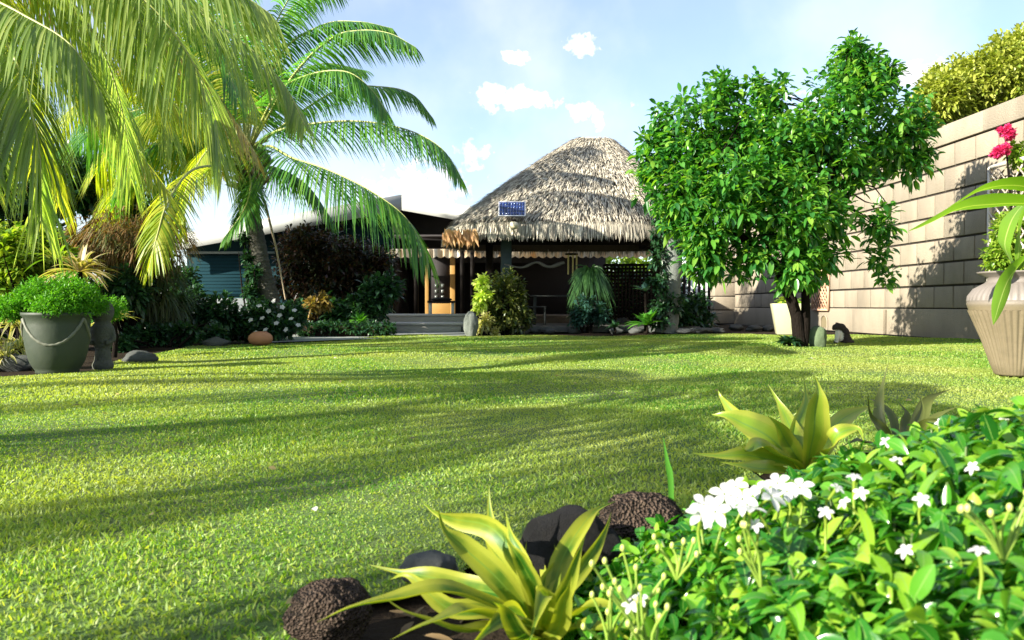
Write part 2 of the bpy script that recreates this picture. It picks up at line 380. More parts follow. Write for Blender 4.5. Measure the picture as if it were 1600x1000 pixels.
S = Soup(); wbox(S, S0, S1, -.2, -.03, 0, TOP-.02); S.build('mortar', m_joint, wall_t)
S = Soup(); zb = .50; ncr = int(round((TOP-.34-zb)/CH_)); ch = (TOP-.34-zb)/ncr
for r in range(ncr):
    x = S0 + (0 if r % 2 else -BL/2)
    while x < S1:
        a0, a1 = max(x+.016, S0), min(x+BL-.016, S1)
        if a1-a0 > .06:
            j = rng.uniform(-.003, .003); wbox(S, a0, a1, -.19, .002+j, zb+r*ch+.019, zb+(r+1)*ch-.019)
        x += BL
S.build('blockwork', m_wall, wall_t, bevel=.006)
S = Soup(); x = S0
while x < S1: wbox(S, x+.003, min(x+3.2, S1)-.003, -.21, .018, TOP-.325, TOP); x += 3.2
S.build('top_beam', m_wall, wall_t, bevel=.008)
S = Soup(); wbox(S, S0, S1, -.2, .006, 0, zb-.004); S.build('plinth', m_wall, wall_t, bevel=.008)
S = Soup(); s0, s1 = wall_s(1386), wall_s(1338)
wbox(S, s0, s1, .008, .09, 0, .48); S.build('buttress', m_wall, wall_t, bevel=.012)
# flat olive-brown arch with a raised rim at the foot of the wall
S = Soup(); sc = wall_s(1289); pr = []
for k in range(13):
    a = math.pi*k/12; pr.append((sc+math.cos(a)*.17, .20+math.sin(a)*.14))
pr = [(sc+.17, .01)] + pr + [(sc-.17, .01)]
pts = [WP(a, .022, z) for a, z in pr]; S.tube(pts, .018, 6); S.build('arch_trim', m_wall, wall_t, smooth=True)
S = Soup(); c0 = WP(sc, .012, .08)
for i in range(len(pts)-1): 
    a_, b_ = pts[i]-np.append(wn*.01, 0), pts[i+1]-np.append(wn*.01, 0); S.add([a_, b_, c0, c0], [[0,1,2,3]])
S.build('arch_patch', surf('olive_patch', [(.12,.10,.05), (.17,.14,.08)], 8, .9, .3), wall_t)
# pillar where the wall ends
pc = WP(S1+.35, .30, 0)
pil = thing('block_pillar', 'beige block pillar at the far end of the tall block wall', 'pillar', pc)
S = Soup()
for k in range(7):
    wbox(S, S1+.04, S1+.62, -.05, .62, .01+k*.42, .01+(k+1)*.42-.02)
S.build('blockwork', m_wall, pil, bevel=.025)
S = Soup(); wbox(S, S1+.06, S1+.6, -.03, .60, 0, 2.93); S.build('mortar', m_joint, pil)

# ------------------------------------------------------------------ thatched gazebo
YE = 16.2
xl, xr = P(686, 360, YE)[0], P(1128, 360, YE)[0]
ZE = P(800, 352, YE)[2]; YC = 18.5; ra = P(903, 212, YC); rb = P(952, 214, YC); ZA = ra[2]-.08
hc = np.array([(xl+xr)/2, YC, 0])
gz = thing('thatched_gazebo', 'open gazebo with a steep shaggy palm thatch roof on dark posts', 'gazebo', hc)
hx, hy = (xr-xl)/2, YC-YE
rc = np.array([(ra[0]+rb[0])/2, YC]); rx = (rb[0]-ra[0])/2 - .02
def roofpt(th, v):
    """th round the plan, v 0 at the eave .. 1 at the ridge"""
    c_, s_ = np.cos(th), np.sin(th); p = 3.6
    k = (np.abs(c_)**p + np.abs(s_)**p)**(-1/p)
    ex, ey = hc[0]+hx*c_*k, hc[1]+hy*s_*k
    ax, ay = rc[0]+rx*c_, rc[1]+.14*s_
    vv = v
    bulge = .06*np.sin(np.pi*np.clip(v, 0, 1))
    x = ex*(1-vv)+ax*vv; y = ey*(1-vv)+ay*vv
    z = ZE + (ZA-ZE)*(vv**.97) + bulge - .25*np.clip(v-.9, 0, 1)**2*10
    return np.stack([x, y, z], -1)
m, t, b = newmat('thatch'); g_ = t.nodes.new('ShaderNodeNewGeometry')
c = ramp(t, g_.outputs['Random Per Island'], [(.09,.08,.065), (.26,.235,.19), (.42,.38,.30), (.54,.49,.38), (.62,.57,.46)])
t.links.new(c, b.inputs['Base Color']); b.inputs['Roughness'].default_value = .85; b.inputs['Specular IOR Level'].default_value = .2; m_thatch = m
m_under = surf('thatch_core', [(.06,.048,.034), (.12,.10,.07)], 12, .95, .5)
nt_, nv_ = 96, 20
th = np.linspace(0, 2*np.pi, nt_, endpoint=False); vv = np.linspace(0, 1, nv_)
TH, VV = np.meshgrid(th, vv, indexing='ij'); RP = roofpt(TH, VV)
V = RP.reshape(-1, 3); F = [[i*nv_+j, ((i+1) % nt_)*nv_+j, ((i+1) % nt_)*nv_+j+1, i*nv_+j+1] for i in range(nt_) for j in range(nv_-1)]
S = Soup(); S.add(V, F); low = V.copy(); low[:, 2] -= .22; S.add(low, [f[::-1] for f in F])
rf = S.build('thatch_roof', m_under, gz, smooth=True)
S = Soup(); N = 40000
u = rng.uniform(0, 2*np.pi, N); v = rng.uniform(-.01, 1.0, N)**1.15
v[:2300] = rng.uniform(-.02, .03, 2300)
# spread evenly round the rectangular plan
side = rng.random(N); per = np.where(side < .36, 0, np.where(side < .6, 1, np.where(side < .78, 2, 3)))
tt = rng.uniform(-1, 1, N); cxy = np.where(per == 0, tt*hx, np.where(per == 2, tt*hx, np.where(per == 1, -hx, hx))); cyy = np.where(per == 0, -hy, np.where(per == 2, hy, tt*hy))
u = np.arctan2(cyy/hy, cxy/hx)
p0 = roofpt(u, v); p1 = roofpt(u, v-.05); dn = nrm(p1-p0); q = roofpt(u+.01, v); nn = nrm(np.cross(q-p0, p0-p1)); nn = np.where(nn[:, 2:3] < 0, -nn, nn)
d = nrm(dn + nn*rng.uniform(.0, .42, N)[:, None] + .22*rdir(N))
leaves(S, p0+nn*rng.uniform(.01, .07, N)[:, None], d, nn, rng.uniform(.09, .22, N), rng.uniform(.011, .025, N), rng.uniform(.0, .3, N), 4, .25)
# fringe at the eave
N = 6500; u2 = u[rng.integers(0, len(u), N)]; p0 = roofpt(u2, np.full(N, .012)*rng.uniform(0, 3, N)); dn = nrm(roofpt(u2, np.zeros(N))-roofpt(u2, np.full(N, .05)))
d = nrm(dn*.35 + np.array([0,0,-1.]) + .12*rdir(N)); nn = np.stack([np.cos(u2), np.sin(u2), .2*np.ones(N)], 1)
leaves(S, p0 + nn*.05*rng.random(N)[:, None], d, nn, rng.uniform(.14, .38, N), rng.uniform(.018, .036, N), 0, 4, .2)
S.build('thatch_leaves', m_thatch, rf)
# a rusty, fresher patch at the left corner
S = Soup(); N = 90; p0 = np.stack([rng.uniform(xl+.05, xl+.75, N), rng.uniform(YE-.02, YE+.15, N), ZE-.12+rng.uniform(-.05, .06, N)], 1)
leaves(S, p0, nrm(np.array([.1,-.1,-1.])+.35*rdir(N)), (0,-1,0), rng.uniform(.15, .38, N), .05, 0, 4, .2)
S.build('dry_fringe', leafmat('dry_fringe', [(.35,.18,.08), (.55,.34,.16), (.48,.26,.12)], .3, .8), gz)
def post(x, y, r, mat, z1=2.25, nm='post'):
    S = Soup(); S.box((x-r, y-r, 0), (x+r, y+r, z1)); S.build(nm, mat, gz, bevel=.012)
pxL = P(791, 450, YE+.9)[0]
post(pxL, YE+.9, .115, m_teal); post(P(1042, 400, YE+.9)[0], YE+.9, .11, m_dark)
post(xl+.9, YC+1.7, .09, m_dark); post(xr-.6, YC+1.7, .09, m_dark)
S = Soup()
for y in (YE+.9, YC+1.7): S.bar((xl+.3, y, 2.16), (xr-.3, y, 2.16), .14, .16)
for x in (pxL, P(1042, 400, YE+.9)[0]): S.bar((x, YE+.3, 2.02), (x, YC+2.0, 2.02), .10, .12)
S.bar((pxL, YC, 2.0), (P(1042,400,YE+.9)[0], YC, 2.0), .1, .1)
S.build('beam', m_dark, gz, bevel=.01)
# lattice screen at the back right
lx0, lx1, ly = P(944, 440, 20.0)[0], P(1062, 440, 20.0)[0], 20.0; lz1 = P(900, 414, ly)[2]
S = Soup(); S.bar((lx0, ly, 0.15), (lx1, ly, .15), .06, .06); S.bar((lx0, ly, lz1), (lx1, ly, lz1), .06, .06)
for x in np.linspace(lx0, lx1, 22): S.bar((x, ly, .15), (x, ly, lz1), .045, .012)
for z in np.linspace(.2, lz1, 16): S.bar((lx0, ly+.02, z), (lx1, ly+.02, z), .012, .05)
S.build('lattice_screen', m_dark, gz)
# raised floor
S = Soup(); S.box((xl+.4, YE+.55, .0), (xr-.3, YC+2.1, .12)); S.build('floor_slab', surf('slab', [(.05,.05,.045), (.1,.1,.09)], 6, .9, .3), gz, bevel=.01)

# solar panel on the roof with lamp
def solar():
    c = P(800, 326, YE-.12); loc = c - np.array([0, 0, .25])
    T = thing('solar_panel', 'small blue solar panel on a bracket over the thatch eave', 'solar panel', loc)
    M = np.array([[1, 0, 0], [0, math.cos(R(-22)), -math.sin(R(-22))], [0, math.sin(R(-22)), math.cos(R(-22))]])
    w, h = .27, .165
    S = Soup(); S.box((-w, 0, -h), (w, .02, h), M=M, at=c); S.build('frame', surf('alu', [(.55,.56,.58), (.7,.7,.7)], 5, .35, 0, metallic=.6), T, bevel=.003)
    m, t, b = newmat('solar_cell'); b.inputs['Base Color'].default_value = (.012, .03, .13, 1); b.inputs['Roughness'].default_value = .12
    S = Soup()
    for i in range(9):
        for j in range(4):
            a0 = -w+.016+i*(2*w-.032)/9; b0 = -h+.016+j*(2*h-.032)/4
            S.box((a0+.002, -.004, b0+.002), (a0+(2*w-.032)/9-.002, .0, b0+(2*h-.032)/4-.002), M=M, at=c)
    S.build('solar_cells', m, T)
    S = Soup(); S.bar(c+np.array([0,.05,-.12]), c+np.array([0,.0,-.28]), .03); S.bar(c+np.array([-.12,.03,-.15]), c+np.array([.12,.03,-.15]), .025); S.build('bracket', m_dark, T)
    lc = P(803, 352, YE-.18)
    S = Soup(); S.lathe([(.0,.075),(.05,.07),(.085,.04),(.095,0),(.085,-.04),(.05,-.075),(.0,-.08)], 20, at=lc)
    L = S.build('lamp_globe', surf('globe', [(.45,.40,.26), (.6,.55,.4)], 5, .35, 0), T, smooth=True)
    S = Soup(); S.lathe([(.0,.12),(.055,.115),(.06,.075),(.0,.07)], 16, at=lc); S.build('lamp_cap', m_dark, T, smooth=True)
solar()

# things inside the gazebo
def driftwood():
    pts = spline([P(788,413,17.0), P(815,418,17.0), P(838,410,17.05), P(858,417,17.0), P(882,410,17.0)], 24)
    S = Soup(); S.tube(pts, np.linspace(.02, .035, 24)*(1+.2*np.sin(np.arange(24))), 8, rough=.12)
    o = S.build('driftwood_branch', surf('driftwood', [(.10,.10,.09), (.18,.17,.15)], 9, .8, .4, stretch=(.2,1,1)), smooth=True)
    recentre(o, pts[12]); tag(o, 'wavy grey driftwood branch hanging under the gazebo beam', 'branch')
driftwood()
def chime():
    c = P(893, 396, 17.3); T = thing('wind_chime', 'pale yellow bamboo wind chime hanging in the gazebo', 'wind chime', c)
    my = surf('bamboo', [(.45,.38,.12), (.6,.5,.2)], 6, .5, .2)
    for dx, L in ((-.07, .42), (.03, .55), (.11, .36)):
        S = Soup(); S.tube([c+np.array([dx,0,-.03]), c+np.array([dx,0,-.03-L])], .018, 8); S.build('chime_tube', my, T, smooth=True)
    S = Soup(); S.lathe([(0,.0),(.14,0),(.14,-.03),(0,-.03)], 16, at=c); S.build('chime_disc', m_dark, T)
chime()
def table_chairs():
    o = P(870, 470, 18.4); o[2] = .12
    T = thing('garden_table', 'grey wooden garden table standing inside the gazebo', 'table', o)
    mg = surf('weathered_wood', [(.03,.035,.032), (.07,.075,.07)], 9, .7, .3, stretch=(.3,1,1))
    S = Soup()
    for k in range(5): S.box((-.6, -.36+k*.146, .64), (.6, -.36+k*.146+.138, .67), at=o)
    S.build('tabletop', mg, T, bevel=.004)
    for sx_ in (-1, 1):
        for sy_ in (-1, 1): S = Soup(); S.bar(o+np.array([sx_*.52, sy_*.28, 0]), o+np.array([sx_*.5, sy_*.28, .64]), .06); S.build('leg', mg, T)
    def chair(px, Yc, dirx, label):
        q = P(px, 470, Yc); q[2] = .12; C = thing('garden_chair', label, 'chair', q, 'chairs round the gazebo table')
        S = Soup()
        for k in range(5): S.box((-.22, -.22+k*.09, .40), (.22, -.22+k*.09+.08, .425), at=q)
        S.build('seat', mg, C, bevel=.003)
        S = Soup(); bx = dirx*.22
        for k in range(5): S.bar(q+np.array([bx, -.2+k*.1, .46]), q+np.array([bx+dirx*.08, -.2+k*.1, .88]), .05, .015)
        S.bar(q+np.array([bx+dirx*.08, -.24, .88]), q+np.array([bx+dirx*.08, .24, .88]), .04, .07); S.build('backrest', mg, C)
        for sx_ in (-1, 1):
            for sy_ in (-1, 1): S = Soup(); S.bar(q+np.array([sx_*.19, sy_*.19, 0]), q+np.array([sx_*.19, sy_*.19, .4]), .04); S.build('leg', mg, C)
    chair(838, 18.2, -1, 'slatted grey chair on the left of the gazebo table'); chair(915, 18.0, 1, 'slatted grey chair under the hanging fern')
table_chairs()

# ------------------------------------------------------------------ house behind
YF = 21.6
hl = P(255, 392, YF); ap = P(628, 306, YF)
house = thing('low_house', 'low white-roofed house with teal wall and dark veranda behind the garden', 'house', (ap[0], YF+3, 0))
slope = (ap[2]-P(290,366,YF)[2])/(ap[0]-P(290,366,YF)[0])
def rz(x): return ap[2] - abs(x-ap[0])*slope
xe0, xe1 = hl[0], 1.6
S = Soup()
for (a, c_) in ((xe0, ap[0]), (ap[0], xe1)):
    za, zc = rz(a), rz(c_); th_ = .13
    V = [(a,YF,za),(c_,YF,zc),(c_,YF+9,zc),(a,YF+9,za),(a,YF,za-th_),(c_,YF,zc-th_),(c_,YF+9,zc-th_),(a,YF+9,za-th_)]
    S.add(V, [[0,1,2,3],[7,6,5,4],[4,5,1,0],[5,6,2,1],[6,7,3,2],[7,4,0,3]])
m_roof = surf('roof_sheet', [(.24,.25,.27), (.34,.35,.36)], 1.5, .5, .2)
S.build('roof', m_roof, house)
S = Soup()
for (a, c_) in ((xe0, ap[0]-.002), (ap[0]+.002, xe1)):
    za, zc = rz(a)+.03, rz(c_)+.03; V = [(a,YF-.05,za),(c_,YF-.05,zc),(c_,YF-.004,zc),(a,YF-.004,za),(a,YF-.05,za-.42),(c_,YF-.05,zc-.42),(c_,YF-.004,zc-.42),(a,YF-.004,za-.42)]
    S.add(V, [[0,1,2,3],[7,6,5,4],[4,5,1,0],[5,6,2,1],[6,7,3,2],[7,4,0,3]])
S.build('fascia', surf('fascia_paint', [(.26,.27,.26), (.36,.37,.35)], 3, .6, .2), house)
YW = YF+.7; xv = P(612, 450, YW)[0]
S = Soup()
a, c_ = xe0+.35, xv
S.add([(a,YW,0),(c_,YW,0),(c_,YW,rz(c_)-.14),(a,YW,rz(a)-.14),(a,YW+.2,0),(c_,YW+.2,0),(c_,YW+.2,rz(c_)-.14),(a,YW+.2,rz(a)-.14)],
      [[0,1,2,3],[5,4,7,6],[4,0,3,7],[1,5,6,2],[3,2,6,7]])
S.build('wall', m_tealwall, house)
# left shutter, sill, ledge
q0, q1 = P(305, 400, YW-.05), P(396, 462, YW-.05)
S = Soup(); S.box((q0[0], YW-.05, q1[2]), (q1[0], YW-.003, q0[2])); sh = S.build('shutter', surf('shutter', [(.006,.026,.036), (.010,.036,.046)], 2, .8, .1, spec=.05), house, bevel=.01)
S = Soup(); n_ = 12
for k in range(n_): z = q1[2]+.04+(q0[2]-q1[2]-.08)*k/(n_-1); S.box((q0[0]+.04, YW-.064, z-.006), (q1[0]-.04, YW-.05, z+.006))
S.build('slat', m_tealwall, sh)
S = Soup(); S.box((q0[0]-.3, YW-.12, q0[2]+.06), (q1[0]+.6, YW-.002, q0[2]+.12)); S.build('lintel', surf('lintel', [(.16,.2,.19), (.22,.26,.25)], 3, .7, .1), house)
S = Soup(); S.box((-9.2, YW-1.0, 0), (P(400,470,YW-1)[0], YW-.1, P(300,466,YW-1)[2])); S.build('ledge', surf('ledge', [(.16,.18,.19), (.22,.24,.24)], 3, .6, .2), house, bevel=.02)
# veranda back and side
YB = 25.0; xb = P(946, 440, YB)[0]
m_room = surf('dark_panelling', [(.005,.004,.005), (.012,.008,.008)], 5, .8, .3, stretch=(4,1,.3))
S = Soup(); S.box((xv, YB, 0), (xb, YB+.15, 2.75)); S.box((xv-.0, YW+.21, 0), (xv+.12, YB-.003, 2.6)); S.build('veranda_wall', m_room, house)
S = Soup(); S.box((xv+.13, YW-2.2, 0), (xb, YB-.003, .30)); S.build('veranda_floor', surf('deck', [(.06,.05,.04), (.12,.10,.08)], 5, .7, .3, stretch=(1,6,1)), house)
S = Soup(); S.add([(xv+.13,YF+1.4,1.78),(ap[0],YF+1.4,1.78),(ap[0],YF+1.4,rz(ap[0])-.14),(xv+.13,YF+1.4,rz(xv+.13)-.14)], [[0,1,2,3]])  # dark sheet added under the gable where the gap lies in shade
S.add([(ap[0],YF+1.4,1.78),(1.5,YF+1.4,1.78),(1.5,YF+1.4,rz(1.5)-.14),(ap[0],YF+1.4,rz(ap[0])-.14)], [[0,1,2,3]]); S.build('dark_gable_sheet', m_room, house)
# ceiling of the veranda keeps it dark
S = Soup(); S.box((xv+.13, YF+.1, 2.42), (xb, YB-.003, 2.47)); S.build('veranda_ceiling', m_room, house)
# doorway with ochre frame
YD = 22.6; d0, d1 = P(664, 400, YD), P(711, 490, YD)
S = Soup(); w = .10
S.box((d0[0], YD, .31), (d0[0]+w, YD+.12, 2.2)); S.box((d1[0]-w*1.4, YD, .31), (d1[0], YD+.12, 2.2)); S.box((d0[0]+w, YD+.003, .31), (d1[0]-w*1.4, YD+.117, .62))
fr = S.build('door_frame', m_yellow, house, bevel=.008)
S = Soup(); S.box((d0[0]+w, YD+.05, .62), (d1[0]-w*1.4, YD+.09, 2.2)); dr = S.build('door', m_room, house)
S = Soup(); c0 = (d0[0]+w+d1[0]-w*1.4)/2
for k in range(3):
    for j in (-1, 1): S.box((c0+j*.09-.045, YD+.035, .75+k*.16), (c0+j*.09+.045, YD+.048, .85+k*.16))
S.build('pane', surf('dusky_glass', [(.05,.06,.06), (.10,.11,.10)], 4, .2, 0), dr)
# veranda posts
for px in (722, 650, 738):
    x = P(px, 450, 20.6)[0]; S = Soup(); S.box((x-.05, 20.6, .3), (x+.05, 20.7, 2.3)); S.build('veranda_post', m_dark, house)
# scalloped awning
ya = 21.0; a0, a1 = P(584, 400, ya)[0], P(1022, 400, ya)[0]; zt, zb_ = P(800, 389, ya)[2], P(800, 403, ya)[2]
N = 900; x = np.linspace(a0, a1, N); per_ = .205; ph = (x-a0)/per_*2*np.pi
yy = ya - .035*np.cos(ph); zb2 = zb_ + .045*(1-np.abs(np.sin(ph/2)))
rows = []
for f_ in np.linspace(0, 1, 5): rows.append(np.stack([x, yy + .0*f_, zt + .0 + (zb2-zt)*f_], 1))
back = np.stack([x, np.full(N, ya+.8), np.full(N, zt+.06)], 1)
G_ = np.stack([back]+rows, 0); F = [[i*N+j, i*N+j+1, (i+1)*N+j+1, (i+1)*N+j] for i in range(5) for j in range(N-1)]
S = Soup(); S.add(G_.reshape(-1, 3), F)
m, t, b = newmat('awning_cloth'); tcn = t.nodes.new('ShaderNodeTexCoord'); sp = t.nodes.new('ShaderNodeSeparateXYZ'); t.links.new(tcn.outputs['Object'], sp.inputs[0])
f = noise(t, 5, 4, stretch=(1,1,.2)); c = ramp(t, f, [(.78,.50,.24,.35), (.88,.76,.56,.5), (.92,.88,.80,.62)])  # orange to near-white mottling puts sunlight into the awning colour
t.links.new(c, b.inputs['Base Color']); b.inputs['Roughness'].default_value = .8
tr = t.nodes.new('ShaderNodeBsdfTranslucent'); t.links.new(c, tr.inputs[0]); mx = t.nodes.new('ShaderNodeMixShader'); mx.inputs[0].default_value = .5
t.links.new(b.outputs[0], mx.inputs[1]); t.links.new(tr.outputs[0], mx.inputs[2]); t.links.new(mx.outputs[0], t.nodes['Material Output'].inputs[0])
S.build('scalloped_awning', m, house, smooth=True)
# steps
stp = thing('garden_steps', 'two wide pale steps leading up to the dark veranda', 'steps', P(655, 518, 16.9)*np.array([1,1,0]))
s0 = P(585, 505, 17)[0]; s1 = P(726, 505, 17)[0]
for k, (y0, zt_) in enumerate(((16.9, .17), (18.2, .34))):
    S = Soup(); S.box((s0-.3*k, y0, zt_-.17), (s1+.1, y0+1.28, zt_-.02)); S.build('riser', m_step, stp, bevel=.006)
    S = Soup(); S.box((s0-.3*k-.02, y0-.04, zt_-.018), (s1+.12, y0+1.3, zt_+.02)); S.build('tread', surf('tread', [(.45,.43,.37), (.6,.57,.5)], 6, .8, .3), stp, bevel=.006)
bench_c = P(690, 492, 18.6); bench_c[2] = .36
bt = thing('small_bench', 'small dark bench with pale legs standing before the ochre door', 'bench', bench_c)
S = Soup(); S.box((-.32, -.12, .26), (.32, .12, .31), at=bench_c); S.ball(bench_c+np.array([0,0,.34]), (.25,.1,.05)); S.build('seat', m_dark, bt, bevel=.006)
for sx_ in (-1, 1): S = Soup(); S.box((sx_*.26-.03, -.09, 0), (sx_*.26+.03, .09, .26), at=bench_c); S.build('leg', m_white, bt)
# paved strip before the steps
S = Soup(); a = G(430, 531); c_ = G(735, 521)
S.add([G(420,536)+[0,0,.01], G(735,524.5)+[0,0,.01], G(735,516)+[0,0,.01], G(420,524)+[0,0,.01]], [[0,1,2,3]])
tag(S.build('path', surf('path', [(.16,.18,.17), (.26,.27,.26)], 5, .9, .3)), None, None, kind='structure')

# dark picket fence right of the gazebo
fp = thing('picket_fence', 'dark wooden picket fence between the gazebo and the block pillar', 'fence', (P(1085,480,21.5)[0], 21.5, 0))
fa, fb = P(1046, 480, 21.5)[0], P(1108, 480, 21.5)[0]; zt_ = P(1080, 419, 21.5)[2]
S = Soup()
for k, x in enumerate(np.linspace(fa, fb, 9)):
    S.box((x-.035, 21.5, 0), (x+.035, 21.53, zt_-.05+.03*(k % 2)))
S.build('picket', m_dark, fp)
S = Soup(); S.bar((fa, 21.47, zt_-.12), (fb, 21.47, zt_-.05), .05, .06); S.bar((fa, 21.47, .4), (fb, 21.47, .4), .05, .07); S.bar((fb-.1, 21.43, .1), (fa+.5, 21.43, .95), .05, .05); S.build('rail', m_dark, fp)
# white panel added behind the fence, standing in for the bright sky
S = Soup(); S.box((P(1030,440,27)[0], 27, 0), (P(1150,440,27)[0], 27.3, P(1080,408,27)[2])); o = S.build('sky_gap_panel', m_white)
recentre(o, (P(1090,440,27)[0], 27.1, 0)); tag(o, 'added white panel standing in for bright sky behind the dark picket fence', 'wall')

# ================================================================== PLANTS
m_frond = leafmat('palm_leaflet', [(.04,.14,.035), (.06,.19,.035), (.10,.25,.035), (.14,.27,.04)], .48, .35, (1.6,1.7,.5))
m_frond_y = leafmat('sunlit_palm_leaflet', [(.16,.28,.02), (.28,.36,.03), (.42,.42,.06), (.24,.34,.03)], .55, .4, (1.6,1.6,.4))  # yellower copy of the green leaflet, with sunlight put into its colour
m_frond_o = leafmat('dry_palm_leaflet', [(.30,.26,.08), (.42,.30,.10), (.26,.27,.08), (.50,.36,.14)], .5, .5, (1.3,1.2,.6))
m_frond_g = leafmat('grey_palm_leaflet', [(.18,.27,.07), (.25,.34,.09), (.36,.42,.12)], .58, .4, (1.5,1.6,.6))
def frond(T, pts, LL, npair=62, w=.034, hang=.6, mat=None, r0=.028, t0=.14, spread=.85, name='frond'):
    n = 30; C = spline(pts, n); Tn = nrm(np.gradient(C, axis=0)); t = np.linspace(0, 1, n)
    S = Soup(); S.tube(C, np.linspace(r0, .004, n), 6)
    st = S.build(name, m_rachis, T, smooth=True)
    S = Soup()
    u = np.linspace(t0, .995, npair); u = np.repeat(u, 2) + rng.uniform(-.004, .004, npair*2); u = np.clip(u, 0, .999)
    p = np.stack([np.interp(u, t, C[:, k]) for k in range(3)], 1); tt = nrm(np.stack([np.interp(u, t, Tn[:, k]) for k in range(3)], 1))
    sg = np.tile([1., -1.], npair)[:, None]
    side = nrm(np.cross(tt, np.array([0, 0, 1.]) + 1e-3)); upv = np.cross(side, tt)
    N = len(u); L = LL*(.42+.58*np.sin(np.pi*np.clip(.12+.86*u, 0, 1))**.7)*rng.uniform(.85, 1.08, N)*np.where(u > .93, .75, 1)
    d = nrm(side*sg*spread + tt*(.38+.5*u[:, None]**2) + upv*.12 + np.array([0, 0, -1])*hang*.45 + .07*rdir(N))
    k = 6; s = np.linspace(0, 1, k)
    Cc = p[:, None] + d[:, None]*(L[:, None]*s)[..., None]
    g_ = hang*rng.uniform(.7, 1.25, N)*L
    Cc[..., 2] -= g_[:, None]*s**2*.9
    # keep leaflet length while it bends down
    off = Cc - p[:, None]; seg = np.diff(off, axis=1); ln = np.linalg.norm(seg, axis=2, keepdims=True); seg = seg/ln*(L[:, None, None]/(k-1))
    Cc = p[:, None] + np.concatenate([np.zeros((N, 1, 3)), np.cumsum(seg, 1)], 1)
    Tl = nrm(np.gradient(Cc, axis=1)); wd_ = nrm(tt[:, None] - (tt[:, None]*Tl).sum(-1, keepdims=True)*Tl + .15*rdir(N)[:, None])
    prof = np.array([.55, 1, 1, .8, .5, .04])
    Nv = np.cross(Tl, wd_)
    S.strips(Cc, wd_*(w*.5*prof)[None, :, None], Nv, .3)
    S.build('leaflets', mat or m_frond, st)
def pp(*a): return [P(x, y, d) for x, y, d in a]

# main coconut palm in the bed before the house
YP = 15.2
base = G(434, 524); base = P(434, 478+.55/YP*FPX, YP); base[2] = 0
pal = thing('coconut_palm', 'tall coconut palm with ringed leaning trunk growing in the bed before the house', 'palm tree', base)
tp = spline([base, P(424,480,YP), P(411,430,YP), P(400,370,YP), P(389,300,YP), P(385,246,YP)], 150)
S = Soup(); S.tube(tp, np.interp(np.linspace(0,1,150), [0,.1,.5,1], [.27,.20,.165,.13])*(1.05-.022*(np.arange(150) % 5)), 14, rough=.03); S.build('trunk', m_trunk, pal, smooth=True)
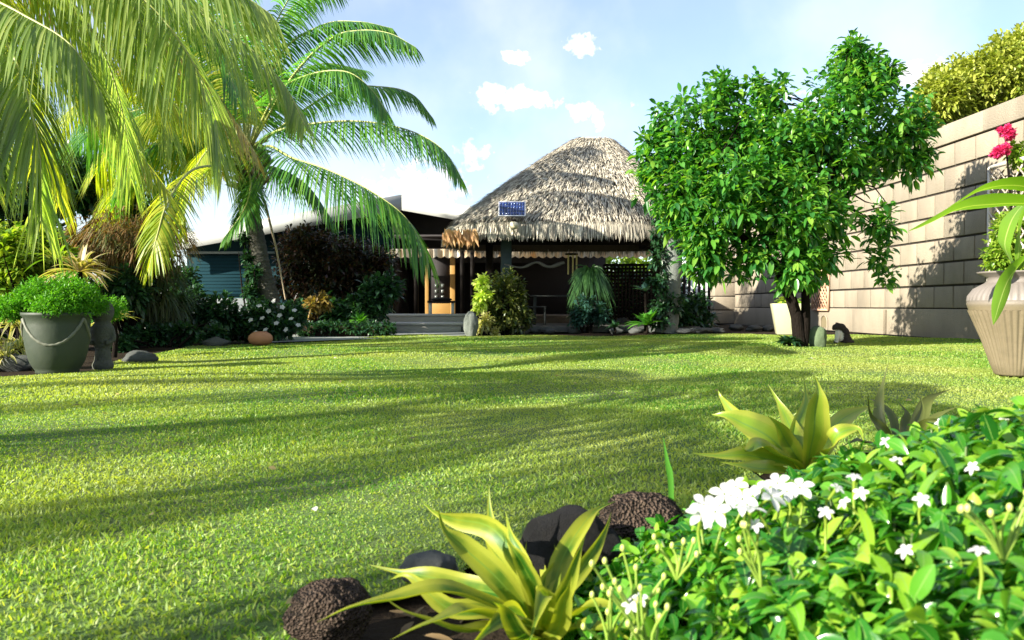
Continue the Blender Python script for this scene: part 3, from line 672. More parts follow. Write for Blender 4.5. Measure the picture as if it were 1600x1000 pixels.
# fibrous boot at the crown
S = Soup(); N = 160; q = P(388,262,YP)+np.stack([rng.normal(0,.06,N), rng.normal(0,.06,N), rng.uniform(-.5,.35,N)],1)
dd = nrm(rdir(N)*np.array([1,1,.2])+np.array([0,0,.6])); leaves(S, q, dd, (0,-1,.1), rng.uniform(.25,.6,N), .09, .3, 4, .3)
S.build('leaf_sheath', leafmat('leaf_sheath', [(.10,.08,.05), (.20,.15,.08), (.16,.17,.06)], .2, .8), pal)
C0 = (386, 240, YP)
FR = [
 ([C0,(434,92,14.8),(502,40,14.6),(560,34,14.4),(612,44,14.3)], .62, m_frond),
 ([C0,(455,122,14.3),(515,62,14.0),(560,48,13.8),(608,52,13.6),(650,74,13.4)], .80, m_frond),
 ([C0,(430,150,14.2),(480,118,13.6),(540,112,13.3),(580,140,13.2),(604,176,13.1)], 1.0, m_frond),
 ([(390,240,YP),(450,190,15.6),(530,140,15.8),(600,136,16),(645,148,16),(676,184,16)], .72, m_frond),
 ([(388,236,YP),(430,206,14.4),(500,192,14.0),(570,190,13.7),(640,204,13.4),(690,232,13.2),(720,276,13.1)], .95, m_frond),
 ([(390,246,YP),(419,228,14.6),(455,246,14.0),(509,264,13.6),(575,296,13.3),(634,340,13.1),(668,400,13.0)], 1.5, m_frond),
 ([C0,(392,150,15.0),(420,60,14.8),(462,-20,14.6),(500,-70,14.5)], .9, m_frond),
 ([C0,(380,120,15.4),(378,20,15.4),(400,-70,15.4)], .95, m_frond),
 ([C0,(405,110,15.8),(440,30,16.2),(490,-12,16.6),(540,-20,16.8)], .8, m_frond),
 ([C0,(355,130,14.6),(310,40,14.2),(250,-10,14.0)], .95, m_frond_y),
 ([C0,(330,160,14.6),(260,110,14.0),(180,120,13.6),(110,170,13.4)], 1.0, m_frond_y),
 ([(384,245,YP),(320,200,15.4),(240,190,15.4),(170,230,15.2),(130,300,15.2)], 1.0, m_frond_y),
 ([(384,255,YP),(345,258,13.0),(300,266,11.2),(264,312,10.0),(246,366,9.6),(232,424,9.5)], .60, m_frond_y),
 ([(385,262,YP),(330,240,16),(290,262,16.3),(268,330,16.4)], .8, m_frond),
 ([(388,262,YP),(430,262,16),(480,290,16.3),(520,345,16.4)], .85, m_frond),
 ([(386,262,YP),(392,290,14.6),(380,330,14.2),(350,372,14.1)], .6, m_frond),
 ([C0,(330,190,14.0),(260,170,13.6),(190,200,13.4),(150,270,13.4)], 1.3, m_frond_y),
 ([C0,(320,230,15.0),(250,230,14.8),(190,280,14.8),(160,350,14.9)], 1.2, m_frond_y),
 ([C0,(340,215,16.0),(290,220,16.6),(240,270,17.0),(220,340,17.2)], 1.3, m_frond),
 ([C0,(300,130,16.0),(210,120,16.6),(120,170,17.0),(60,250,17.2)], 1.4, m_frond_y),
 ([C0,(290,170,15.2),(190,180,15.0),(90,240,15.0),(30,320,15.0)], 1.3, m_frond),
 ([C0,(360,215,13.6),(320,240,13.0),(290,300,12.8),(280,350,12.8)], .9, m_frond_y),
 ([C0,(340,100,15.6),(290,20,15.8),(230,-30,16)], 1.1, m_frond_y),
 ([C0,(320,190,15.8),(240,150,16.2),(160,170,16.4),(100,240,16.5)], 1.1, m_frond),
 ([C0,(340,150,16.5),(270,90,17.0),(200,100,17.2),(140,150,17.2)], 1.1, m_frond_o),
 ([C0,(330,220,14.8),(270,210,14.4),(210,250,14.2),(180,320,14.2)], 1.0, m_frond),
 ([C0,(370,100,14.6),(350,10,14.2),(320,-60,14.0)], 1.1, m_frond),
 ([C0,(350,180,16.3),(300,90,17.0),(230,60,17.4)], .95, m_frond_y),
 ([C0,(430,140,16.5),(500,100,17.4),(570,110,18)], .85, m_frond),
]
for pts, LL, mt_ in FR: frond(pal, pp(*pts), LL, 116, .027, .75, mt_)
S = Soup(); S.tube(pp((392,262,15),(415,320,14.9),(432,390,14.85),(446,468,14.8)), [.03,.025,.02,.012], 6); S.build('dry_stalk', surf('dry_stalk', [(.22,.16,.1),(.34,.27,.18)], 8, .8, .3), pal, smooth=True)
m_nut = surf('green_coconut', [(.04,.08,.02), (.10,.15,.03)], 6, .4, .1)
for px, py in ((408,236),(396,252),(416,250),(372,252)): S = Soup(); S.ball(P(px, py, 14.75), (.1,.1,.125)); S.build('coconut', m_nut, pal, smooth=True)
S = Soup(); c0 = P(346,252,14.6); N = 60; leaves(S, c0+rdir(N)*.05, nrm(rdir(N)+[0,0,-.4]), (0,0,1), rng.uniform(.15,.4,N), .03, .4, 4)
S.build('inflorescence', leafmat('inflorescence', [(.55,.25,.05), (.7,.42,.1)], .3, .6), pal)

# nearer palm whose trunk stands just left of the view
YN = 6.6
nb = P(-230, 500, YN); nb[2] = 0; crown = P(-200, -150, YN)
pn = thing('coconut_palm', 'nearer coconut palm whose long pale fronds hang over the left lawn', 'palm tree', nb)
tp = spline([nb, nb*.6+crown*.4+[-.15,0,0], crown], 40)
S = Soup(); S.tube(tp, np.interp(np.linspace(0,1,40), [0,.1,1], [.24,.17,.12])*(1+.05*np.sin(np.arange(40)*2.1)), 14, rough=.03); S.build('trunk', m_trunk, pn, smooth=True)
c = (-200, -150, YN)
FN = [
 ([c,(-120,-70,6.1),(-30,12,5.8),(20,85,5.6),(48,170,5.5),(62,250,5.5),(64,345,5.5)], .78, m_frond_g, 1.1),
 ([c,(-50,-170,6.6),(110,-90,6.5),(225,0,6.4),(290,80,6.3),(330,165,6.3),(345,250,6.3)], .95, m_frond_g, .8),
 ([c,(0,-190,7.0),(170,-90,7.2),(300,10,7.2),(390,75,7.1),(445,135,7.1),(476,195,7.0)], .62, m_frond_g, .8),
 ([c,(-110,-130,7.2),(0,-20,7.6),(90,90,7.9),(180,190,8.0),(262,300,8.0)], .75, m_frond_y, .6),
 ([c,(-90,-180,7.6),(60,-130,8.2),(200,-10,8.6),(320,120,8.8),(400,240,8.8)], .85, m_frond_o, .7),
 ([c,(-60,-150,7.0),(60,-60,7.2),(150,60,7.3),(190,170,7.3),(205,280,7.3)], .95, m_frond_g, .9),
 ([c,(-60,-200,6.6),(90,-160,6.4),(220,-90,6.2),(330,-40,6.1),(420,20,6.1)], .9, m_frond_g, .9),
 ([c,(-160,-60,5.8),(-90,30,5.4),(-60,130,5.2),(-40,250,5.1)], .85, m_frond_g, 1.),
 ([c,(-130,-90,6.9),(-30,40,7.1),(30,160,7.2),(100,280,7.3)], .7, m_frond_y, .8),
 ([c,(-20,-120,8.0),(90,0,8.8),(210,100,9.2),(300,190,9.4)], .85, m_frond_y, .8),
]
FN += [
 ([c,(-60,-190,8.6),(80,-100,9.6),(180,10,10),(240,110,10.2),(270,220,10.2)], 1.25, m_frond_g, .9),
 ([c,(-130,-130,8.2),(-30,-30,9.0),(60,40,9.6),(130,130,9.8),(160,230,9.8)], 1.25, m_frond, .9),
 ([c,(-150,-120,9),(-80,0,9.6),(0,60,10),(40,150,10.4),(50,260,10.4)], 1.25, m_frond_y, .9),
 ([c,(-40,-210,9),(120,-140,9.8),(260,-40,10.4),(350,60,10.6),(400,170,10.6)], 1.2, m_frond_g, .9),
 ([c,(-150,-120,7.4),(-60,-20,8.0),(20,100,8.4),(70,220,8.6),(90,320,8.6)], .9, m_frond_y, .8),
 ([c,(-80,-190,6.9),(60,-150,6.9),(150,-80,6.8),(210,10,6.7),(240,120,6.7)], 1.0, m_frond_g, 1.),
 ([c,(-140,-110,6.3),(-60,-30,6.0),(30,20,5.8),(110,70,5.7),(160,150,5.7)], .8, m_frond_g, .9),
 ([c,(-50,-200,7.6),(110,-160,8.2),(240,-60,8.6),(330,40,8.8),(370,150,8.8)], .9, m_frond, .8),
 ([c,(-100,-160,8.4),(20,-90,9.2),(120,20,9.6),(180,140,9.8),(210,250,9.8)], 1.0, m_frond_o, .8),
 ([c,(-180,-90,7.0),(-130,20,7.4),(-70,140,7.6),(-20,270,7.6)], .9, m_frond_y, .8),
 ([c,(-40,-170,9.0),(100,-60,10),(230,50,10.5),(310,180,10.8)], 1.0, m_frond_y, .8)]
for pts, LL, mt_, hg in FN: frond(pn, pp(*pts), LL*1.12, 120, .021, hg, mt_, r0=.02)
# a third palm further out on the left, whose crown throws the dappled shade on the front lawn
def side_palm(x, y, z, label, k0):
    b_ = np.array([x, y, 0.]); c_ = np.array([x+.2, y, z]); T = thing('coconut_palm', label, 'palm tree', b_)
    S = Soup(); S.tube(spline([b_, (b_+c_)/2+[.12,0,0], c_], 20), np.linspace(.12,.08,20), 10); S.build('trunk', m_trunk, T, smooth=True)
    for a in range(0, 360, 36):
        a_ = R(a+k0); dx, dy = .85*math.cos(a_), .85*math.sin(a_); e = rng.uniform(.2, 1.2)
        frond(T, [c_, c_+np.array([dx*.8, dy*.8, e]), c_+np.array([dx*1.9, dy*1.9, e*1.1]), c_+np.array([dx*2.8, dy*2.8, e*.5]), c_+np.array([dx*3.3, dy*3.3, -.7])], .8, 46, .045, .8, m_frond, r0=.02)
side_palm(-7.0, .3, 3.1, 'coconut palm beyond the near end of the lawn, seen by its shade', 5)

# ------------------------------------------------------------------ broadleaf garden tree
YT = 10.8
tb = P(1252, 536, YT); tb[2] = 0
tree = thing('garden_tree', 'bushy bright green tree with forked dark trunk on the lawn near the wall', 'tree', tb)
blobs = [(1080,205,10.6,75),(1065,290,10.4,72),(1150,190,10.9,80),(1140,290,10.2,88),(1215,215,10.6,80),(1225,310,10.3,90),(1100,360,10.5,70),(1180,375,10.6,70),
         (1325,140,11.0,74),(1335,95,11.2,40),(1300,200,10.7,80),(1390,190,11.2,72),(1400,240,11.3,62),(1250,380,10.4,62),(1295,330,10.5,55),(1240,250,11.5,90),(1320,260,11.0,62),
         (1285,395,10.6,44),(1375,345,10.8,36),(1372,395,10.8,30),(1240,420,10.3,34),(1110,395,10.6,42),(1030,245,10.7,42),(1160,270,11.7,100),(1120,150,10.8,34),(1205,150,10.9,32),(1360,120,11.1,40),(1425,215,11.3,36),(1060,330,10.8,52),(1330,70,11.0,22),(1350,92,11.0,20),(1385,110,11.1,24),(1015,215,10.7,20),(1008,262,10.7,22),(1035,180,10.8,22),(1185,128,10.9,20),(1130,125,10.8,18),(1220,128,10.9,16),(1448,190,11.3,20),(1440,245,11.3,24),(1385,430,10.8,18),(1095,420,10.6,24),(1150,420,10.6,22),(1270,430,10.6,20)]
blobs = [(x, y, d, r*.9 if r > 50 else r) for x, y, d, r in blobs]
C_ = np.array([P(x, y, d) for x, y, d, r in blobs]); Rr = np.array([[r/FPX*d, r/FPX*d*1.05, r/FPX*d*.95] for x, y, d, r in blobs])
S = Soup(); tips, outs = foliage(S, C_, Rr, 2350, 10, .135, .062, .4, shell=.35, upb=.5, n=5, fold=.3, spread=.13)
m_tree = leafmat('tree_leaf', [(.025,.12,.03), (.04,.17,.03), (.06,.22,.03), (.11,.29,.035), (.22,.38,.05)], .46, .3, (1.5,1.6,.4))
crown_o = S.build('crown', m_tree, tree)
S = Soup()
def limb(pts, r): q = spline(pts, 18); S.tube(q, np.interp(np.linspace(0,1,18), [0,1], r), 9, rough=.08); return q
k1 = limb([tb+[-.01,0,-.05], P(1243,490,YT), P(1228,450,YT), P(1212,415,10.7), P(1180,390,10.6), P(1140,350,10.5)], (.09,.04))
k2 = limb([tb+[.03,.02,-.05], P(1259,490,YT), P(1258,430,YT), P(1262,360,10.8), P(1300,270,10.9), P(1330,160,11.1)], (.07,.028))
limb([P(1226,445,YT), P(1226,400,10.8), P(1215,320,10.9), P(1200,230,10.8)], (.05,.02))
limb([P(1260,400,YT), P(1300,340,11), P(1360,260,11.2), P(1400,210,11.2)], (.05,.02))
S.build('trunk', m_bark, tree, smooth=True)
S = Soup(); sel = rng.choice(len(tips), 260, replace=False)
hubs = np.vstack([k1[6:], k2[6:], spline([P(1215,400,10.8),P(1100,300,10.6)], 8), spline([P(1300,330,11),P(1400,230,11.2)], 8)])
for i in sel:
    j = np.argmin(np.linalg.norm(hubs-tips[i], axis=1)); a, c2 = hubs[j], tips[i]; md = (a+c2)/2 + rng.normal(0, .06, 3) + [0,0,.05]
    S.tube([a, md, c2], [.014,.009,.004], 4, cap=False)
S.build('twigs', m_bark, tree)

# yellow green trees over the wall
def crown_tree(label, blobs, basepx, Y, leafm, twigs, per, L, Wd, group=None, name='garden_tree'):
    b_ = P(basepx, 500, Y); b_[2] = 0; T = thing(name, label, 'tree', b_, group)
    C_ = np.array([P(x, y, Y+dy) for x, y, r, dy in blobs]); Rr = np.array([[r/FPX*Y]*3 for x, y, r, dy in blobs])
    S = Soup(); foliage(S, C_, Rr, twigs, per, L, Wd, .35, shell=.6, upb=.6, spread=L); S.build('crown', leafm, T)
    S = Soup(); top = C_.mean(0); S.tube(spline([b_, (b_+top)/2+[.1,0,0], top], 12), np.linspace(.16,.07,12), 8)
    for q in C_: S.tube([top*.6+b_*.4, (top+q)/2, q], [.07,.05,.02], 6)
    S.build('trunk', m_bark, T, smooth=True)
m_yel = leafmat('yellow_leaf', [(.22,.27,.03), (.32,.36,.05), (.42,.44,.09), (.16,.24,.03)], .35, .4, (1.2,1.3,.4))
crown_tree('yellow-green bushy tree rising behind the top of the block wall', [(1470,150,45,0),(1520,130,50,.3),(1575,110,55,0),(1625,95,60,.3),(1440,180,34,.2),(1550,160,50,1),(1610,150,60,1),(1500,190,50,.6),(1590,75,34,.1),(1465,122,22,.2)], 1530, 17.0, m_yel, 2600, 12, .15, .06)
# greenery behind the gazebo seen through the gap
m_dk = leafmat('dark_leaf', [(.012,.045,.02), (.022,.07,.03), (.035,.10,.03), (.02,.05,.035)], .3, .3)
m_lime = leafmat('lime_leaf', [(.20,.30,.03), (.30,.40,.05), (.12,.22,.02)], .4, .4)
def bush(name, label, cat, blobs, Y, mat, twigs, per, L, Wd, ground=True, upb=.4, droop=.3, group=None, stems=True, shell=.5):
    C_ = np.array([P(x, y, Y+(dy if dy else 0)) for x, y, r, dy in blobs]); Rr = np.array([[r/FPX*Y]*3 for x, y, r, dy in blobs])
    b_ = C_.mean(0).copy(); b_[2] = 0; T = thing(name, label, cat, b_, group)
    S = Soup(); tips, _ = foliage(S, C_, Rr, twigs, per, L, Wd, droop, shell=shell, upb=upb, spread=L*.7); S.build('foliage', mat, T)
    if stems:
        S = Soup()
        for q in C_:
            for k in range(3):
                e = q + rng.normal(0, .5, 3)*Rr[0]; a = b_ + np.array([rng.normal(0,.06), rng.normal(0,.06), 0]); S.tube([a, (a+e)/2+rng.normal(0,.04,3), e], [.022,.016,.006], 5, cap=False)
        S.build('stems', m_bark, T)
    return T
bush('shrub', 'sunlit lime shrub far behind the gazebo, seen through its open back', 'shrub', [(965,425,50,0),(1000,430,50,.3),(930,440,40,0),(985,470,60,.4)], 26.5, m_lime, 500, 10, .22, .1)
bush('shrub', 'dark shrub mass added behind the gazebo lattice screen to darken its gaps', 'shrub', [(960,450,36,0),(1000,455,36,.2),(1040,450,36,.1),(950,480,34,0),(1010,485,34,.2)], 22.3, m_dk, 420, 9, .18, .09)  # added shrub; its dark leaves stand in for shade behind the lattice

# ------------------------------------------------------------------ left border planting
m_red = leafmat('dark_red_leaf', [(.03,.014,.012), (.055,.02,.016), (.02,.04,.016), (.09,.045,.025), (.018,.03,.014), (.02,.016,.014)], .3, .35)
m_rust = leafmat('rust_frond', [(.14,.07,.018), (.20,.11,.03), (.08,.09,.02), (.26,.15,.05), (.09,.12,.025), (.10,.13,.03)], .4, .6, (1.3,1.1,.5))
m_croton = leafmat('croton_leaf', [(.10,.24,.02), (.28,.38,.03), (.06,.15,.02), (.42,.46,.06)], .4, .35)
m_mound = leafmat('mound_leaf', [(.05,.20,.012), (.09,.28,.015), (.15,.35,.02)], .4, .5)
m_var = leafmat('striped_leaf', [(.20,.28,.06), (.35,.33,.10), (.12,.20,.04)], .4, .35, margin=(.62,.55,.28))
m_pink = leafmat('cream_pink_leaf', [(.20,.26,.04), (.34,.34,.07), (.30,.20,.09), (.14,.20,.03)], .4, .4, margin=(.5,.40,.24))
m_bloom = leafmat('white_petal', [(.52,.52,.50), (.60,.60,.57)], .35, .5, (1,1,.95), margin=(.64,.64,.62))
bush('croton_shrub', 'yellow and green croton shrub behind the grey rope pot', 'shrub', [(25,395,42,0),(70,385,34,.3),(-20,400,50,.2),(45,440,40,.2),(-10,450,45,0),(110,420,34,.5)], 9.6, m_croton, 620, 8, .12, .06)
bush('shrub', 'dark green shrub low behind the croton at the left border', 'shrub', [(20,470,45,0),(-40,480,50,0),(70,470,40,.4),(200,450,40,.6),(150,470,40,.8),(110,500,30,.2)], 9.9, m_dk, 650, 8, .13, .05)
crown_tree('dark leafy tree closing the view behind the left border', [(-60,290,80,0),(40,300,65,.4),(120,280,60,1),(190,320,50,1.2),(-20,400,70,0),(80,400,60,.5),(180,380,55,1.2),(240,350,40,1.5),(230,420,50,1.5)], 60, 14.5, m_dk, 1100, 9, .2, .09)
def feather(name, label, cx_, cy_, rx_, ry_, Y, mat, N, L, W_):
    c_ = P(cx_, cy_, Y); b_ = c_.copy(); b_[2] = 0; T = thing(name, label, 'shrub', b_)
    S = Soup(); d = rdir(N); rad = np.array([rx_/FPX*Y, rx_/FPX*Y, ry_/FPX*Y]); p = c_ + d*rad*(rng.random(N)**.4)[:, None]
    # each point carries an arching plume
    k = 9; pb = np.repeat(p, k, 0); a = nrm(np.repeat(d, k, 0) + .8*rdir(N*k) + [0,0,.15])
    leaves(S, pb, a, (0,0,1), L*rng.uniform(.5,1.2,N*k), W_, rng.uniform(.3,1.2,N*k), 5, .2); S.build('foliage', mat, T)
    S = Soup()
    for i in range(14): e = p[i]; S.tube([b_+rng.normal(0,.05,3)*[1,1,0], (b_+e)/2, e], [.025,.015,.006], 5, cap=False)
    S.build('stems', m_bark, T)
feather('feathery_shrub', 'large rust brown feathery shrub under the palm fronds', 205, 372, 88, 44, 10.9, m_rust, 520, .20, .014)
feather('feathery_shrub', 'olive brown feathery shrub with drooping plumes beside the teal wall', 240, 455, 52, 46, 11.6, leafmat('olive_plume', [(.03,.07,.02),(.08,.09,.03),(.025,.07,.025)], .3, .5), 300, .26, .018)
def rosette(name, label, cat, px, py, Y, N, L, W_, mat, zbase=0, elev=(.2,1.3), droop=.5, three=True, fan=None, group=None, n=8):
    c_ = P(px, py, Y); b_ = c_.copy(); b_[2] = zbase if zbase is not None else c_[2]; T = thing(name, label, cat, b_, group)
    S = Soup(); a = rng.uniform(0, 2*np.pi, N); e = rng.uniform(*elev, N)
    d = np.stack([np.cos(a)*np.cos(e), np.sin(a)*np.cos(e), np.sin(e)], 1)
    leaves(S, c_+np.stack([np.cos(a)*.02, np.sin(a)*.02, np.zeros(N)], 1), d, (0,0,1), L*rng.uniform(.7,1.1,N), W_, droop*rng.uniform(.5,1.4,N), n, .3, prof=np.interp(np.linspace(0,1,n), [0,.15,.6,1],[.5,.8,1,.03]))
    S.build('leaf_rosette', mat, T, smooth=True)
    if c_[2] > b_[2]+.04: S = Soup(); S.tube([b_, (b_+c_)/2+[.02,0,0], c_], [.03,.028,.025], 8); S.build('stem', m_bark, T, smooth=True)
    return T
rosette('striped_cordyline', 'cream and pink striped cordyline in the sun beside the rust shrub', 'plant', 125, 425, 9.0, 60, .50, .055, m_pink, elev=(-.1,1.4))
rosette('striped_cordyline', 'yellow striped cordyline nearest the croton shrub', 'plant', 88, 405, 9.2, 40, .36, .05, m_croton, elev=(.1,1.4))
rosette('striped_cordyline', 'pale streaked cordyline just right of the grey stone statue', 'plant', 178, 500, 8.6, 34, .30, .035, m_var, elev=(0,1.3))
for i, (px, py, lab) in enumerate([(8,560,'striped spider plant at the foot of the left border'), (30,545,'striped spider plant tucked against the left of the rope pot'), (-30,540,'striped spider plant nearest the left edge of the bed'), (28,510,'pale striped spider plant higher up behind the rope pot')]):
    q = G(px, 575+i*-3); rosette('spider_plant', lab, 'plant', px, py, q[1], 60, .34, .026, m_var, elev=(.1,1.4), droop=.8, group='striped spider plants round the rope pot')
bush('shrub', 'low dark green shrub spreading over the bed between the statue and the terracotta pot', 'shrub', [(215,528,22,0),(250,525,22,.2),(290,520,20,.4),(335,522,18,.7),(190,540,16,-.6)], 10.7, m_dk, 420, 8, .10, .05)
bush('shrub', 'glossy dark green shrub in front of the teal wall', 'shrub', [(300,480,34,0),(345,490,32,.1),(270,500,32,.2),(330,510,26,0),(240,500,34,.6),(375,500,20,.2),(285,440,26,.4)], 12.4, m_dk, 620, 8, .13, .06)
bush('climbing_plant', 'dark climbing plant added on the left side of the ringed palm trunk to darken it', 'plant', [(392,455,12,0),(398,425,12,0),(388,400,10,.1),(404,475,14,0),(384,372,9,.1)], 15.0, m_dk, 160, 7, .12, .06)  # added round the palm to make its upper trunk look darker
T = bush('flowering_shrub', 'low dark shrub dotted with white flowers at the palm foot', 'shrub', [(410,495,26,0),(445,500,26,.1),(465,490,18,.3),(395,510,16,-.1),(430,515,18,-.2)], 12.6, m_dk, 420, 8, .10, .05)
def flowers(T, pts, r, mat, nm='flower', petals=5):
    for q in pts:
        S = Soup(); f = nrm(np.array([rng.normal(0,.4), -1, .9+rng.normal(0,.3)])); a = nrm(np.cross(f, [0,0,1])); b_ = np.cross(a, f)
        th = np.arange(petals)*2*np.pi/petals + rng.uniform(0,6); d = np.cos(th)[:,None]*a + np.sin(th)[:,None]*b_ + f*.2
        leaves(S, np.repeat(q[None], petals, 0), d, f, r, r*.75, .1, 4, .15, prof=[.35,.9,1,.3]); S.build(nm, mat, T)
fp_ = [P(x, y, 12.2) for x, y in [(392,500),(405,478),(420,486),(432,505),(441,480),(455,498),(466,508),(447,515),(415,515),(428,470),(400,520),(460,485),(410,497),(437,493)]]
flowers(T, fp_, .045, m_bloom)
T = bush('croton_shrub', 'dark red leaved shrub massed before the veranda', 'shrub', [(470,395,44,0),(520,400,52,.2),(560,420,48,.3),(500,450,48,0),(560,460,44,.1),(600,450,30,.3),(455,440,34,.1),(480,375,26,0),(590,410,30,.3)], 16.6, m_red, 1700, 8, .14, .05)
bush('shrub', 'near-black green shrub at the right end of the dark red shrub', 'shrub', [(585,465,32,0),(605,452,26,.2),(560,485,28,-.2),(520,490,26,0),(480,490,24,0)], 15.8, m_dk, 420, 8, .17, .08)
m_br = leafmat('bright_leaf', [(.04,.16,.02), (.07,.24,.03), (.12,.32,.04)], .4, .3)
rosette('fern', 'small bright green fern on the bed before the steps', 'fern', 562, 505, 14.6, 70, .32, .05, m_br, elev=(.3,1.5), droop=.5)
bush('croton_shrub', 'low ochre-leaved shrub between the palm and the veranda', 'shrub', [(488,478,16,0),(505,470,14,.1),(475,495,14,0)], 15.2, leafmat('ochre_leaf', [(.22,.14,.03),(.3,.2,.05),(.1,.1,.03)], .3, .5), 90, 8, .12, .06)
# dark clipped edging hedge before the steps and along the left bed
def hedge(label, x0, x1, y0px, y1px, Y):
    a, c2 = P(x0, y0px, Y), P(x1, y0px, Y); T = thing('edging_hedge', label, 'hedge', ((a[0]+c2[0])/2, Y, 0))
    n = 7; blobs_c = np.array([[x, Y, (P(0,y0px,Y)[2])*.5] for x in np.linspace(a[0]+.1, c2[0]-.1, n)]); r = np.array([[(c2[0]-a[0])/n*.8, .25, P(0,y0px,Y)[2]*.5]]*n)
    S = Soup(); foliage(S, blobs_c, r, 420, 7, .07, .04, .2, shell=.6, spread=.04); S.build('foliage', m_dk, T)
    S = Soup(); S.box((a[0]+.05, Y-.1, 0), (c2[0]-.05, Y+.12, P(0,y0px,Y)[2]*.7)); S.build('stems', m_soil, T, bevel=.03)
hedge('low black-green edging hedge ending at the pale steps', 470, 612, 502, 523, 14.3)
hedge('low dark edging hedge behind the terracotta pot', 210, 385, 515, 533, 12.9)
# vine-covered trunk on the gazebo's right side, its post plants
m_lich = surf('lichen_bark', [(.03,.035,.03), (.16,.18,.16), (.06,.07,.06)], 12, .9, .8, .02)
q0 = P(1040, 500, 16.4); q0[2] = 0
T = thing('old_tree', 'grey mossy tree trunk wrapped in dark ivy at the gazebo corner', 'tree', q0)
S = Soup(); S.tube(spline([q0, P(1044,470,16.4), P(1050,400,16.3), P(1040,330,16.3), P(1040,270,16.5)], 24), np.linspace(.25,.17,24), 12, rough=.1); S.build('trunk', m_lich, T, smooth=True)
S = Soup(); cc = np.array([P(1030,y,16.15) for y in (300,330,360,400,440,475,495)]+[P(1052,y,16.2) for y in (310,380,470)]+[P(1060,280,16.5),P(1030,270,16.6),P(1075,310,16.7)]); foliage(S, cc, np.array([[.24,.2,.28]]*10+[[.5,.4,.4]]*3), 620, 7, .11, .06, .4, shell=.5, spread=.07); S.build('ivy', m_dk, T)
bush('shrub', 'black-green shrub between the mossy trunk and the block pillar', 'shrub', [(1075,490,26,0),(1060,500,24,-.2),(1100,500,22,.2),(1090,470,18,.3)], 17.2, m_dk, 240, 8, .14, .07)
# bush in front of the gazebo's teal post
m_bx = leafmat('olive_leaf', [(.03,.06,.018), (.06,.09,.02), (.12,.14,.03), (.17,.18,.05)], .35, .35)
bush('shrub', 'round olive green shrub before the teal gazebo post', 'shrub', [(788,450,30,0),(790,480,38,0),(770,500,24,0),(812,495,22,0),(805,455,20,.1),(765,470,20,0)], 15.6, m_bx, 800, 8, .10, .045)
bush('sprig_plant', 'bright lime leafy sprig at the left of the round shrub', 'plant', [(752,440,12,0),(755,462,14,0),(750,478,9,0)], 15.2, leafmat('limeyellow_leaf', [(.45,.55,.10),(.6,.68,.18),(.35,.48,.08)], .45, .4), 60, 8, .12, .07)
bush('sprig_plant', 'variegated low plant beside the grey standing stone', 'plant', [(760,500,11,0),(752,512,9,0),(772,518,8,0)], 15.0, m_var, 60, 8, .10, .05)
# hanging fern
q = P(922, 392, 16.8)
T = thing('hanging_fern', 'trailing green fern hanging in a basket from the gazebo beam', 'fern', q)
S = Soup(); N = 520; a = rng.uniform(0, 2*np.pi, N); e = rng.uniform(-.6,1.0,N); d = np.stack([np.cos(a)*np.cos(e), np.sin(a)*np.cos(e), np.sin(e)], 1); c_ = P(922,425,16.8)
leaves(S, c_+d*.06, d, (0,-1,.2), rng.uniform(.2,.5,N), .02, rng.uniform(.6,1.8,N), 7, .2); S.build('fronds', leafmat('fern_leaf', [(.03,.09,.03),(.05,.14,.04),(.08,.19,.05)], .4, .4), T)
S = Soup(); S.lathe([(0,-.12),(.08,-.11),(.14,-.03),(.15,.02),(.13,.02)], 18, at=c_); S.build('basket', m_dark, T, smooth=True)
S = Soup(); [S.tube([c_+np.array([math.cos(k)*.14, math.sin(k)*.14, 0]), q], .004, 4) for k in (0,2.1,4.2)]; S.build('hanger', m_dark, T)
bush('shrub', 'blue-green shrub low beneath the hanging fern', 'shrub', [(915,480,20,0),(935,490,18,.1),(905,495,14,0)], 16.3, leafmat('bluegreen_leaf', [(.02,.06,.045),(.04,.11,.08)], .3, .3), 130, 8, .13, .05)
rosette('broadleaf_plant', 'bright green broad-leaved plant among the flat grey stones', 'plant', 1010, 508, 15.9, 46, .46, .11, m_br, elev=(.25,1.45), droop=.35)
bl = leafmat('bluish_leaf', [(.05,.13,.10),(.09,.20,.16),(.14,.26,.22)], .3, .25)
T = rosette('broadleaf_plant', 'tall blue-green plant rising behind the bright broad-leaved one', 'plant', 1008, 455, 16.2, 14, .34, .10, bl, elev=(.2,1.5), droop=.3)
rosette('fern', 'small dark fern beside the flat stones left of the broad-leaved plant', 'fern', 960, 512, 15.6, 40, .25, .04, m_dk, elev=(.3,1.4))

# ------------------------------------------------------------------ stones
def rock_mesh(name, seed, mat, sub=3, amp=.28, freq=1.4, pits=0, flat=1.0):
    import bmesh
    bm = bmesh.new(); bmesh.ops.create_icosphere(bm, subdivisions=sub, radius=1)
    o3 = Vector((seed*3.1, seed*1.7, seed*.9))
    for v in bm.verts:
        n = v.co.normalized(); k = 1 + amp*mnoise.fractal(n*freq+o3, 1, 2, 4)
        if pits:
            c_ = mnoise.voronoi(n*pits+o3)[0][0]; k += .10*min(c_, .5) + .03*mnoise.noise(n*pits*2.5+o3) + (.035*abs(mnoise.noise(n*26+o3)) + .02*mnoise.noise(n*55+o3) if sub > 5 else 0)
        v.co = n*k; v.co.z *= flat
    me = bpy.data.meshes.new(name); bm.to_mesh(me); bm.free()
    me.polygons.foreach_set('use_smooth', np.ones(len(me.polygons), bool)); me.materials.append(mat); return me
var = [rock_mesh('edging_stone', 11+k, m_greystone, 3, .35, 1.2, flat=.8) for k in range(5)]
sp = []
for i, px in enumerate(np.linspace(800, 960, 9)): sp.append((px+rng.uniform(-4,4), 520+rng.uniform(-2,2), .13+rng.uniform(-.02,.04), .10))
